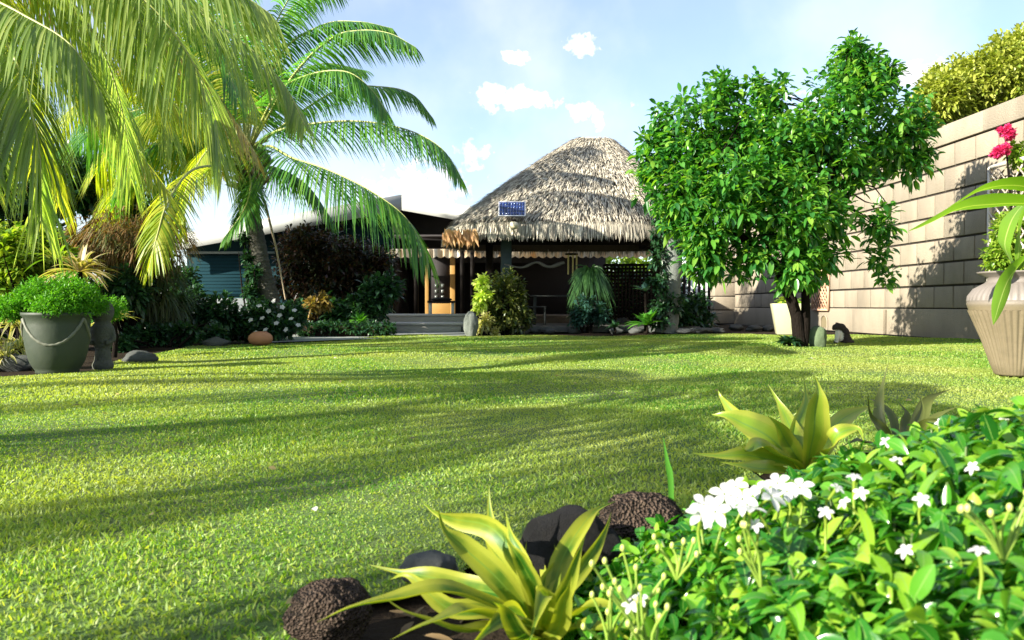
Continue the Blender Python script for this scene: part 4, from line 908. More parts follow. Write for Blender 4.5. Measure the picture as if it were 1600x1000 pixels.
for i, px in enumerate(np.linspace(962, 1118, 11)): sp.append((px+rng.uniform(-3,3), 520+rng.uniform(-1.5,1.5), .20+rng.uniform(-.03,.06), .085))
for i, px in enumerate(np.linspace(975, 1100, 8)): sp.append((px+rng.uniform(-4,4), 513+rng.uniform(-1,1), .17+rng.uniform(-.02,.05), .16))
for px in (1150, 1178, 1200): sp.append((px, 516+rng.uniform(-1,1), .17, .10))
for i, (px, py, r, h) in enumerate(sp):
    o = bpy.data.objects.new('edging_stone', var[i % 5]); COL.objects.link(o); q = G(px, py); 
    o.location = (q[0], q[1], h*.45); o.rotation_euler = (0, 0, rng.uniform(0, 6)); o.scale = (r, r*.8, h)
    if i in (20,21,22,23,24,25,26,27): lab = 'flat grey stone on the upper course of the stacked bed edging'; o.location.z = .14
    elif i < 9: lab = 'small grey stone edging the bed before the round shrub and hanging fern'
    elif i < 20: lab = 'flat grey stone in the lower course below the broad-leaved plant'
    else: lab = 'grey stone lying at the foot of the shaded block wall'
    tag(o, lab, 'stone', 'edging stones upper course' if 20 <= i < 28 else ('edging stones by the shrub' if i < 9 else ('edging stones lower course' if i < 20 else 'stones by the shaded wall')))
def rock(name, label, px, py, Y, r, seed, mat, sub=5, amp=.2, pits=9, sink=.35, rot=0):
    me = rock_mesh(name, seed, mat, sub, amp, 1.1, pits); o = bpy.data.objects.new(name, me); COL.objects.link(o); q = P(px, py, Y)
    o.location = (q[0], q[1], r[2]*(1-sink)); o.scale = r; o.rotation_euler = (0, 0, rot); tag(o, label, 'rock'); return o
m_blk = surf('black_rock', [(.004,.004,.005), (.03,.028,.026)], 9, .85, 1.0, .15, spec=.25)
rock('lava_rock', 'round pitted brown lava rock edging the bed beside the white-flowered bush', 1002, 850, 1.72, (.092,.085,.078), 3, m_lava, 6, sink=.12)
rock('lava_rock', 'pitted brown lava rock in the lower corner of the lawn beside the lime cordyline', 512, 975, 1.32, (.066,.06,.054), 5, m_lava, 6, sink=.2)
rock('boulder', 'black smooth boulder in shade behind the lime cordyline', 890, 905, 1.55, (.10,.09,.085), 8, m_blk, 4, .22, 0, sink=.2)
rock('boulder', 'small grey-brown rock half hidden behind the lime cordyline', 668, 905, 1.58, (.05,.05,.035), 9, m_greystone, 4, .25, 7, sink=.2)
rock('boulder', 'dark low rock between the black boulder and the round lava rock', 965, 925, 1.5, (.06,.05,.04), 13, m_blk, 4, .25, 7, sink=.2)
# standing stone by the steps
me = rock_mesh('standing_stone', 21, m_lich, 4, .2, 1.2, 6); o = bpy.data.objects.new('standing_stone', me); COL.objects.link(o); q = G(736, 525); o.location = (q[0], q[1], .20); o.scale = (.13,.11,.25); tag(o, 'upright grey-green lichened stone at the left foot of the round shrub', 'stone')
me = rock_mesh('mossy_stone', 23, surf('moss_stone', [(.03,.07,.03),(.10,.14,.07),(.05,.09,.05)], 9, .9, .6, .02), 4, .16, 1.2, 6); o = bpy.data.objects.new('mossy_stone', me); COL.objects.link(o); q = P(1278, 500, 10.9); o.location = (q[0], q[1], .10); o.scale = (.115,.1,.17); tag(o, 'mossy green pointed stone at the foot of the forked tree', 'stone')
rosette('groundcover_plant', 'low dark leafy plant on the lawn at the foot of the forked tree', 'plant', 1232, 536, 10.7, 60, .20, .07, m_dk, elev=(.1,1.0), droop=.4)
for (px, py, r, lab) in [(12,577,.13,'dark rock at the left edge of the spider plants'),(206,566,.10,'dark rock on the bed edge a step past the grey stone statue'),(330,541,.11,'dark rock bordering the bed left of the terracotta pot')]:
    q = G(px, py); me = rock_mesh('border_rock', px+3, m_greystone, 3, .3); o = bpy.data.objects.new('border_rock', me); COL.objects.link(o); o.location = (q[0], q[1]+.15, .03); o.scale = (r*1.6, r, r*.7); tag(o, lab, 'rock')

# ------------------------------------------------------------------ pots
def big_pot():
    b_ = G(90, 583); H = P(90, 488, b_[1])[2]; k = b_[1]/FPX
    T = thing('rope_pot', 'large grey-green pot with a rope swag moulded on its side', 'pot', b_)
    m_pot = surf('grey_green_glaze', [(.008,.022,.012), (.028,.040,.022), (.014,.028,.016)], 4, .6, .3)
    prof = [(0,.005),(.60,.005),(.64,.02),(.63,.05),(.70,.10),(.80,.20),(.89,.36),(.95,.58),(.97,.80),(.975,.93),(1.03,.95),(1.03,1.0),(.95,1.0),(.92,.9),(.0,.88)]
    Rm = 48*k; S = Soup(); S.lathe([(r*Rm, z*H) for r, z in prof], 56, at=b_); S.build('pot_body', m_pot, T, smooth=True)
    for a0 in (0, 2.094, 4.188):
        aa = np.linspace(a0-2.3, a0-2.3+2.094, 30); t_ = np.linspace(-1, 1, 30); zz = (.90 - .42*(1-t_**2))*H
        rr = np.interp(zz/H, [.35,.6,.8,.93], [.82,.92,.96,.97])*Rm+.006
        S = Soup(); S.tube(np.stack([b_[0]+rr*np.cos(aa), b_[1]+rr*np.sin(aa), zz], 1), .013*(1+.18*np.sin(np.arange(30)*2.2)), 8); S.build('rope_swag', surf('rope_glaze', [(.09,.10,.07),(.15,.15,.11)], 8, .6, .2), T, smooth=True)
    S = Soup(); S.lathe([(0, H*.87), (.91*Rm, H*.87), (.91*Rm, H*.885), (0, H*.89)], 32, at=b_); S.build('potting_soil', m_soil, T)
    q = b_.copy(); q[2] = H*.87; M2 = thing('mounded_plant', 'wide clipped green mound plant growing in the grey rope pot', 'plant', q)
    cc = [P(90,464,b_[1])]+[P(x,y,b_[1]+dy) for x, y, dy in ((40,474,0),(138,474,.22),(90,476,-.15),(90,476,.18),(15,482,0),(166,482,.55),(65,458,0),(112,458,.1))]
    rr = [(.34,.24,.19)]+[(.19,.17,.11)]*8
    S = Soup(); foliage(S, cc, np.array(rr), 3400, 7, .032, .012, .2, shell=.5, upb=.5, spread=.03); S.build('foliage', m_mound, M2)
    S = Soup()
    for i in range(26):
        a = rng.uniform(0,6.28); e = q+np.array([math.cos(a)*.2, math.sin(a)*.15, .14]); S.tube([q+np.array([math.cos(a)*.05, math.sin(a)*.05, 0]), e], [.006,.003], 4)
    S.build('stems', m_bark, M2)
big_pot()
def statue():
    b_ = G(161, 577); Y = b_[1]; k = Y/FPX; T = thing('stone_statue', 'weathered grey carved stone statue beside the rope pot', 'statue', b_)
    H = P(160, 468, Y)[2]; k *= 1.2; m_s = surf('carved_stone', [(.025,.03,.022), (.075,.08,.06), (.04,.045,.035)], 14, .9, .8, .015)
    S = Soup(); prof = [(0,0),(.10,0),(.11,.05),(.085,.1),(.075,.22),(.10,.30),(.115,.38),(.11,.46),(.08,.50),(.078,.52)]
    f = H/.75;  S.lathe([(r*f, z*f) for r, z in prof], 20, at=b_); S.ball(b_+[0,0,.62*f], (.118*f,.115*f,.135*f), 18)
    for sx_ in (-1, 1): S.tube(spline([b_+[sx_*.105*f,-.01,.44*f], b_+[sx_*.13*f,-.03,.32*f], b_+[sx_*.04*f,-.11*f,.27*f]], 8), .028*f, 8)
    o = S.build('body', m_s, T, smooth=True); r = o.modifiers.new('remesh', 'REMESH'); r.mode = 'VOXEL'; r.voxel_size = .012; r.use_smooth_shade = True
    S = Soup(); 
    S.ball(b_+[0,-.115*f,.60*f], (.018*f,.02*f,.04*f), 8); S.build('nose', m_s, T, smooth=True)
    for sx_ in (-1, 1): S = Soup(); S.ball(b_+[sx_*.045*f,-.105*f,.64*f], (.026*f,.014*f,.016*f), 10); S.build('eye', m_s, T, smooth=True)
    S = Soup(); S.ball(b_+[0,-.105*f,.545*f], (.045*f,.014*f,.012*f), 10); S.build('mouth', m_s, T, smooth=True)
statue()
def round_pot():
    b_ = G(407, 539); k = b_[1]/FPX; T = thing('terracotta_pot', 'squat round terracotta pot at the bed edge by the palm', 'pot', b_)
    S = Soup(); S.lathe([(r*k, z*k) for r, z in [(0,0),(11,0),(17,4),(19,9),(18,14),(14,18),(10,20),(10,21),(8,21),(7,15)]], 32, at=b_)
    S.build('pot_body', surf('terracotta', [(.30,.13,.06), (.42,.20,.10)], 6, .8, .3), T, smooth=True)
round_pot()
def square_pot():
    b_ = P(1234, 519, 15.6); b_[2] = 0; k = b_[1]/FPX; T = thing('square_planter', 'tapered cream square planter between the tree trunk and shaded wall', 'planter', b_)
    S = Soup(); h, w0, w1 = 48*k, 20*k, 28*k; rot = R(-14); c_, s_ = math.cos(rot), math.sin(rot); Mr = np.array([[c_,-s_,0],[s_,c_,0],[0,0,1]])
    ring = lambda w, z: np.array([[-w,-w,z],[w,-w,z],[w,w,z],[-w,w,z]])@Mr.T + b_
    lv = [ring(w0,.0), ring(w1,h), ring(w1*.9,h), ring(w1*.88,h-.06)]; V = np.vstack(lv); F = [[i*4+j, i*4+(j+1)%4, (i+1)*4+(j+1)%4, (i+1)*4+j] for i in range(3) for j in range(4)]+[[12,13,14,15],[3,2,1,0]]
    S.add(V, F); S.build('planter_body', surf('cream_glaze', [(.34,.34,.20), (.44,.43,.28)], 3, .5, .15), T, bevel=.012)
    S = Soup(); c0 = b_+[0,0,h]; foliage(S, [c0+[-.05,0,.04], c0+[.1,0,.02]], np.array([[.18,.15,.10],[.15,.15,.08]]), 60, 6, .10, .06, .5, spread=.05); 
    T2 = thing('potted_plant', 'small yellow-green plant filling the cream square planter', 'plant', c0); S.build('foliage', m_croton, T2)
square_pot()
def urn():
    b_ = P(1588, 586, 6.35); b_[2] = 0; Y = b_[1]; k = Y/FPX; H = P(1588, 425, Y)[2]; T = thing('ribbed_urn', 'tall ribbed clay urn with flared rim standing on the lawn by the wall', 'urn', b_)
    prof = [(0,.004),(.40,.004),(.43,.02),(.50,.12),(.66,.34),(.82,.52),(.92,.63),(.955,.68),(.965,.695),(.955,.71),(.965,.725),(.93,.77),(.82,.84),(.62,.895),(.56,.925),(.60,.955),(.74,.985),(.78,1.0),(.74,1.005),(.60,.985),(.48,.93),(.4,.85),(.0,.84)]
    Rm = 72*k; S = Soup(); pz = np.array(prof); f = np.concatenate([np.linspace(0, i, 4)[:-1] if 0 else [i] for i in range(len(prof))])
    S.lathe([(r*Rm, z*H) for r, z in prof[:7]], 200, at=b_, flute=.06, nf=44, z0=.03*H, z1=.66*H)
    S.lathe([(r*Rm, z*H) for r, z in prof[6:11]], 200, at=b_)
    S.lathe([(r*Rm, z*H) for r, z in prof[10:14]], 200, at=b_, flute=.05, nf=44, z0=.73*H, z1=.87*H)
    S.lathe([(r*Rm, z*H) for r, z in prof[13:]], 200, at=b_)
    m, t, b = newmat('urn_clay'); f = noise(t, 7, 6); tcn = t.nodes.new('ShaderNodeTexCoord'); s_ = t.nodes.new('ShaderNodeSeparateXYZ'); t.links.new(tcn.outputs['Object'], s_.inputs[0])
    c1 = ramp(t, f, [(.06,.05,.028), (.15,.12,.075), (.10,.08,.045)]); mr_ = t.nodes.new('ShaderNodeMapRange'); t.links.new(s_.outputs[2], mr_.inputs[0]); mr_.inputs[1].default_value = .66*H; mr_.inputs[2].default_value = .73*H
    c = mixc(t, mr_.outputs[0], c1, (.15,.13,.115)); t.links.new(c, b.inputs['Base Color']); b.inputs['Roughness'].default_value = .55; bump(t, b, noise(t, 40, 5), .3, .006)
    S.build('urn_body', m, T, smooth=True)
    c0 = b_+[0,0,H*.9]; T2 = thing('broadleaf_plant', 'plant with big arching lime leaves growing from the ribbed urn', 'plant', c0)
    mu = leafmat('big_lime_leaf', [(.11,.25,.015), (.15,.30,.02), (.20,.34,.03)], .5, .35, (1.2,1.3,.4), vein=(.45,.55,.15))
    for pts, w_ in [([(1588,425,6.3),(1640,340,6.1),(1600,318,5.9),(1520,322,5.75),(1460,345,5.65),(1418,362,5.6)], .24),
                    ([(1588,425,6.3),(1660,330,6.2),(1610,292,6.1),(1540,296,6.0),(1480,325,5.9)], .20),
                    ([(1600,425,6.2),(1640,370,5.9),(1610,395,5.75),(1580,430,5.7),(1560,480,5.68),(1552,508,5.66)], .16),
                    ([(1588,425,6.3),(1650,380,6.4),(1720,380,6.4),(1790,430,6.4)], .2), ([(1588,425,6.3),(1600,340,6.5),(1640,270,6.7),(1700,250,6.9)], .2), ([(1600,425,6.2),(1660,400,6.0),(1720,430,5.9)], .16), ([(1588,425,6.3),(1570,380,6.6),(1590,330,6.9),(1620,300,7.1)], .16)]:
        S = Soup(); ribbon(S, pp(*pts), w_, face=(.35,.5,1), n=26, fold=.25, wave=.04, prof=np.interp(np.linspace(0,1,26),[0,.25,.55,.8,1],[.15,.4,1,.6,.02])); S.build('leaf', mu, T2, smooth=True)
urn()

# trellis and bougainvillea
def trellis():
    Y = 10.3; s_ = wall_s(1556)-.25; T = thing('lattice_trellis', 'pale wooden lattice trellis leaning by the block wall behind the urn', 'trellis', WP(s_, .25, 0))
    def tp_(a, z): return WP(s_-a, .28, z)
    Z0, Z1, Wt = .02, P(1556, 262, WP(s_,.28,0)[1])[2], 1.15
    mt_ = surf('trellis_paint', [(.52,.46,.38), (.66,.60,.50)], 6, .6, .2)
    S = Soup()
    for a in (0, Wt): S.bar(tp_(a, Z0), tp_(a, Z1), .05)
    for z in (Z0+.05, Z1): S.bar(tp_(0, z), tp_(Wt, z), .05)
    S.build('frame', mt_, T)
    S = Soup(); n_ = 16
    for k in range(-int(Z1/.2), 12):
        for sg, off in ((1, .0), (-1, .022)):
            pts = []
            for t_ in np.linspace(0, Wt, 12):
                z = Z0 + k*.2 + (t_ if sg > 0 else Wt-t_) + Z1*.0
                if Z0 < z < Z1: pts.append((t_, z))
            if len(pts) >= 2: a_, b_ = tp_(*pts[0]), tp_(*pts[-1]); o_ = np.append(wn*off, 0); S.bar(a_+o_, b_+o_, .028, .012)
    for k in range(12, 24):
        for sg, off in ((1, .0), (-1, .022)):
            pts = [(t_, Z0+k*.2-1.2+(t_ if sg > 0 else Wt-t_)) for t_ in np.linspace(0, Wt, 12)]; pts = [p_ for p_ in pts if Z0 < p_[1] < Z1]
            if len(pts) >= 2: a_, b_ = tp_(*pts[0]), tp_(*pts[-1]); o_ = np.append(wn*off, 0); S.bar(a_+o_, b_+o_, .028, .012)
    S.build('lattice', mt_, T)
    q = WP(s_-.5, .35, 0); V_ = thing('bougainvillea', 'climbing bougainvillea with magenta flowers on the pale trellis', 'plant', q)
    Yv = q[1]-.1; cc = [P(x,y,Yv) for x, y in ((1575,360),(1595,400),(1565,400),(1610,340),(1590,240),(1615,260),(1600,440),(1630,300),(1640,380))]
    S = Soup(); foliage(S, cc, np.array([[.26,.2,.3]]*4+[[.16,.15,.16],[.25,.2,.3]]+[[.3,.2,.3]]*3), 700, 8, .085, .05, .3, spread=.07); S.build('foliage', leafmat('vine_leaf', [(.10,.22,.02),(.20,.32,.03),(.30,.38,.06)], .45, .35), V_)
    S = Soup(); cc = [P(x,y,Yv-.15) for x, y in ((1570,203),(1578,207),(1562,236),(1570,232),(1558,240),(1574,210))]
    mm_ = leafmat('magenta_bract', [(.62,.03,.14),(.75,.06,.22),(.5,.02,.12)], .35, .5, (1.1,1,1))
    for q3 in cc:
        S = Soup(); foliage(S, [q3], np.array([[.085,.07,.07]]), 26, 7, .05, .04, .1, spread=.02); S.build('flower_cluster', mm_, V_)
    S = Soup()
    for e in cc[:1]+[P(1575,360,Yv),P(1600,300,Yv),P(1590,240,Yv)]: S.tube(spline([q, (q+e)/2+[.1,0,0], e], 8), np.linspace(.03,.012,8), 6)
    S.build('stem', m_bark, V_, smooth=True)
trellis()
# small lattice panel against the wall behind the trunk
def small_lattice():
    s_ = wall_s(1284); z0, z1 = P(1284, 484, WP(s_,0,0)[1])[2], P(1284, 424, WP(s_,0,0)[1])[2]; T = thing('garden_lattice', 'small terracotta lattice panel hung on the wall behind the tree', 'lattice', WP(s_, .03, z0))
    mm = surf('clay_lattice', [(.42,.24,.15),(.55,.34,.22)], 6, .8, .2); w_ = .42
    S = Soup()
    for a in (-w_, w_): S.bar(WP(s_+a,.04,z0), WP(s_+a,.04,z1), .05)
    for z in (z0, z1): S.bar(WP(s_-w_,.04,z), WP(s_+w_,.04,z), .05)
    S.build('frame', mm, T); S = Soup(); n_ = 7
    for k in range(n_):
        f_ = k/(n_-1)
        S.bar(WP(s_-w_+2*w_*f_,.035,z0), WP(s_+w_-2*w_*f_*0-0,.035,z0+(z1-z0)*(1-f_)) if f_ < 1 else WP(s_+w_,.035,z0+.02), .022)
        S.bar(WP(s_-w_,.05,z0+(z1-z0)*f_), WP(s_-w_+2*w_*(1-f_)+.01,.05,z1), .022)
        S.bar(WP(s_+w_-2*w_*f_,.045,z0), WP(s_-w_,.045,z0+(z1-z0)*(1-f_)+.01), .022)
    S.build('lattice', mm, T)
small_lattice()

# ------------------------------------------------------------------ cat
def cat():
    b_ = P(1316, 530, 11.9); b_[2] = 0; k = 11.9/FPX; S = Soup()
    def bl(x, y, z, r): S.ball(b_+np.array([x*k, y*k, z*k]), r if not hasattr(r,'__len__') else tuple(q*k for q in r), 14) if hasattr(r,'__len__') else S.ball(b_+np.array([x*k,y*k,z*k]), r*k, 14)
    bl(3, 2, 9, (11,9,9)); bl(2, 1, 16, (9.5,8,10)); bl(-2, 0, 23, (8,7,8)); bl(-6, -1, 26, (6,6,5.5)); bl(-10.5, -1.5, 25, (6,5.2,5.2)); bl(-14, -2, 22.5, (3.2,3,2.6))
    bl(-7, -1, 14, (4.5,5,9)); bl(8, 3, 6, (8,7,6.5)); bl(8,-3,5,(6,4,5))
    for dy in (-3.5, 2.5):
        S.tube(spline([b_+np.array([-7*k,dy*k,15*k]), b_+np.array([-8.5*k,dy*k,7*k]), b_+np.array([-9*k,dy*k,1.5*k])], 8), np.linspace(3.2,1.9,8)*k, 8); S.ball(b_+np.array([-10.5*k,dy*k,1.5*k]), (3.2*k,2*k,1.6*k), 8)
        S.tube([b_+np.array([-9*k,dy*.9*k,28*k]), b_+np.array([-8.4*k,dy*1.1*k,33.5*k])], [2.4*k,.4*k], 6)
    S.ball(b_+np.array([3*k,-5*k,1.6*k]), (5*k,2.2*k,1.7*k), 8)
    S.tube(spline([b_+np.array([14*k,3*k,3*k]), b_+np.array([16*k,-4*k,2*k]), b_+np.array([8*k,-9*k,2*k]), b_+np.array([0,-9*k,2*k])], 12), np.linspace(2.2,1.3,12)*k, 8)
    m, t, b = newmat('cat_fur'); tcn = t.nodes.new('ShaderNodeTexCoord'); nn_ = noise(t, 18, 4); mp = t.nodes.new('ShaderNodeVectorMath'); mp.operation = 'DISTANCE'; t.links.new(tcn.outputs['Object'], mp.inputs[0]); mp.inputs[1].default_value = (-10*k, -3*k, 11*k)
    a = t.nodes.new('ShaderNodeMath'); a.operation = 'MULTIPLY_ADD'; t.links.new(nn_, a.inputs[0]); a.inputs[1].default_value = .06; t.links.new(mp.outputs['Value'], a.inputs[2])
    c = ramp(t, a.outputs[0], [(.72,.68,.60,.0), (.72,.68,.60,.115), (.022,.015,.012,.135), (.035,.022,.018,1)]); t.links.new(c, b.inputs['Base Color']); b.inputs['Roughness'].default_value = .8; bump(t, b, noise(t, 160, 3, stretch=(1,1,.3)), .6, .01)
    o = S.build('cat', m, smooth=True); recentre(o, b_); r = o.modifiers.new('remesh', 'REMESH'); r.mode = 'VOXEL'; r.voxel_size = .009; r.use_smooth_shade = True
    sm = o.modifiers.new('smooth', 'SMOOTH'); sm.iterations = 3; sm.factor = .5
    tag(o, 'black cat with a white chest sitting on the lawn with its head bent down', 'cat')
cat()

# ================================================================== FOREGROUND
m_cordy = leafmat('lime_cordyline', [(.04,.17,.012), (.10,.26,.018), (.025,.11,.012), (.19,.31,.025)], .48, .42, (1.25,1.25,.3), spec=.3, patch=(9, (.28,.32,.025)), margin=(.34,.37,.04), vein=(.18,.30,.04))
def cordy(name, label, root, leafs, mat, k=1.0):
    b_ = root.copy(); b_[2] = 0; T = thing(name, label, 'plant', b_)
    for pts, w_, face in leafs:
        S = Soup(); q = pp(*pts); n = 28
        ribbon(S, q, w_*k*.60, face=face, n=n, fold=.5, wave=.08, prof=np.interp(np.linspace(0,1,n),[0,.14,.36,.56,.76,1],[.35,.65,1,.78,.24,.01]), twist=rng.uniform(-1.,1.)); S.build('leaf', mat, T, smooth=True)
    return T
f0 = (-.1,-1,.35); fu = (0,-.5,1)
r0 = (845,1000,1.32)
L1 = [([r0,(825,900,1.30),(800,840,1.34),(790,800,1.38)], .05, f0), ([r0,(880,925,1.3),(915,880,1.34),(945,830,1.4),(955,800,1.44)], .05, f0),
      ([r0,(850,920,1.34),(870,880,1.4),(866,850,1.42)], .045, f0), ([r0,(770,960,1.3),(700,950,1.28),(640,900,1.3),(610,905,1.32)], .06, fu), ([r0,(820,990,1.15),(790,950,1.05),(770,940,1.0)], .06, f0),
      ([r0,(828,910,1.34),(775,830,1.38),(715,812,1.42),(680,800,1.44),(655,778,1.46)], .075, f0),
      ([r0,(800,930,1.30),(730,860,1.30),(695,830,1.30),(684,795,1.3)], .075, f0),
      ([r0,(812,900,1.36),(775,850,1.4),(766,800,1.42),(764,758,1.44)], .06, f0),
      ([r0,(838,930,1.30),(815,880,1.28),(800,855,1.28),(788,835,1.28)], .05, f0),
      ([r0,(862,930,1.34),(880,870,1.40),(915,815,1.46),(935,795,1.5),(962,783,1.54)], .062, f0),
      ([r0,(870,950,1.28),(890,905,1.26),(905,860,1.28),(915,835,1.3)], .045, f0),
      ([r0,(840,950,1.38),(825,905,1.44),(820,870,1.48),(823,845,1.5)], .04, f0),
      ([r0,(780,950,1.26),(700,930,1.2),(620,935,1.16),(550,950,1.12),(495,972,1.10)], .085, fu),
      ([r0,(790,935,1.34),(720,915,1.38),(660,900,1.40),(620,893,1.42),(575,882,1.44)], .07, fu),
      ([r0,(800,970,1.22),(740,960,1.12),(680,970,1.05),(610,1000,1.0)], .08, fu),
      ([r0,(790,985,1.2),(720,985,1.1),(640,960,1.05),(590,925,1.05)], .06, fu),
      ([r0,(855,960,1.22),(850,930,1.18),(838,965,1.12),(825,1010,1.1)], .055, f0),
      ([r0,(890,965,1.28),(930,950,1.24),(980,955,1.22),(1020,975,1.2)], .06, fu),
      ([r0,(900,985,1.22),(950,985,1.15),(1000,1010,1.1)], .06, fu),
      ([r0,(835,980,1.25),(800,960,1.15),(760,985,1.08),(720,1030,1.0)], .065, fu),
      ([r0,(865,940,1.4),(850,890,1.46),(846,860,1.5)], .05, f0),
      ([r0,(870,985,1.2),(880,945,1.15),(888,920,1.12),(893,900,1.12)], .05, f0)]
cordy('cordyline', 'lime and yellow cordyline with long twisted leaves at the front of the bed', P(*r0), L1, m_cordy)
r1 = (1262,745,2.65)
m_dcord = leafmat('green_cordyline', [(.02,.12,.02), (.07,.21,.02), (.32,.40,.03), (.04,.16,.03), (.24,.34,.03)], .4, .3, (1.2,1.3,.4), patch=(5, (.16,.27,.02)), margin=(.30,.34,.04), vein=(.12,.24,.05))
L2 = [([r1,(1220,700,2.6),(1170,665,2.6),(1135,650,2.62),(1112,648,2.64)], .12, (0,-1,.6)),
      ([r1,(1215,705,2.7),(1160,660,2.75),(1130,625,2.78),(1122,610,2.8)], .07, f0),
      ([r1,(1245,690,2.7),(1222,640,2.8),(1200,600,2.85)], .07, f0),
      ([r1,(1268,690,2.55),(1275,640,2.5),(1278,610,2.5),(1272,585,2.5)], .10, f0),
      ([r1,(1240,690,2.7),(1255,640,2.8),(1258,610,2.85),(1252,575,2.9)], .06, f0),
      ([r1,(1225,715,2.5),(1190,700,2.45),(1165,705,2.42),(1150,680,2.4)], .09, (0,-.6,1)),
      ([r1,(1220,722,2.5),(1170,712,2.45),(1120,712,2.42),(1080,708,2.4)], .07, (0,-.8,1)),
      ([r1,(1210,735,2.45),(1165,728,2.4),(1125,722,2.4)], .06, fu),
      ([r1,(1285,700,2.6),(1310,660,2.7),(1345,640,2.8),(1370,636,2.9)], .08, f0),
      ([r1,(1235,700,2.6),(1215,665,2.55),(1200,650,2.5)], .07, f0),
      ([r1,(1290,710,2.5),(1310,680,2.45),(1340,670,2.45),(1350,690,2.4)], .07, fu)]
cordy('cordyline', 'dark green cordyline with one upright yellow leaf before the white flowers', P(*r1), L2, m_dcord, 1.45)
r2 = (1400,715,2.9)
m_brc = leafmat('browned_cordyline', [(.05,.13,.015), (.13,.20,.02), (.07,.07,.02), (.03,.09,.015)], .35, .45, (1.1,1.2,.4), patch=(9, (.06,.09,.015)), margin=(.10,.12,.025))
L3 = [([r2,(1375,660,2.9),(1378,610,2.95),(1390,560,3.0)], .055, f0), ([r2,(1425,670,2.9),(1440,640,2.95),(1434,605,3.0)], .05, f0),
      ([r2,(1430,665,3.0),(1450,625,3.05),(1485,608,3.1)], .09, f0), ([r2,(1440,680,2.8),(1465,650,2.8),(1498,635,2.8)], .06, f0), ([r2,(1440,690,2.7),(1475,670,2.7),(1497,650,2.7)], .06, f0),
      ([r2,(1385,680,2.8),(1360,650,2.75),(1355,610,2.7)], .05, f0), ([r2,(1420,690,2.7),(1445,660,2.6),(1475,655,2.6)], .07, f0), ([r2,(1410,670,3.1),(1415,645,3.15),(1400,625,3.2)], .06, f0),
      ([r2,(1370,700,2.7),(1340,690,2.6),(1310,700,2.6)], .06, fu), ([r2,(1450,700,2.7),(1490,690,2.7),(1520,700,2.6)], .06, fu), ([r2,(1395,660,3.0),(1372,630,3.1),(1350,622,3.2)], .05, f0)]
cordy('cordyline', 'browning cordyline with dry dark leaf tips behind the foreground bush', P(*r2), L3, m_brc, 1.25)
# single tall blade
q = P(1048, 806, 1.75); q[2] = 0; S = Soup(); ribbon(S, [q, P(1048,760,1.75), P(1042,720,1.75), P(1036,682,1.75)], .014, n=16, fold=.4, prof=np.interp(np.linspace(0,1,16),[0,.5,1],[.7,1,.02]))
ribbon(S, [q, P(1060,800,1.72), P(1090,806,1.70)], .010, face=fu, n=10, fold=.4); o = S.build('grass_tuft', m_br, smooth=True); recentre(o, q); tag(o, 'single tall green grass blade standing at the edge of the lawn', 'grass blade')

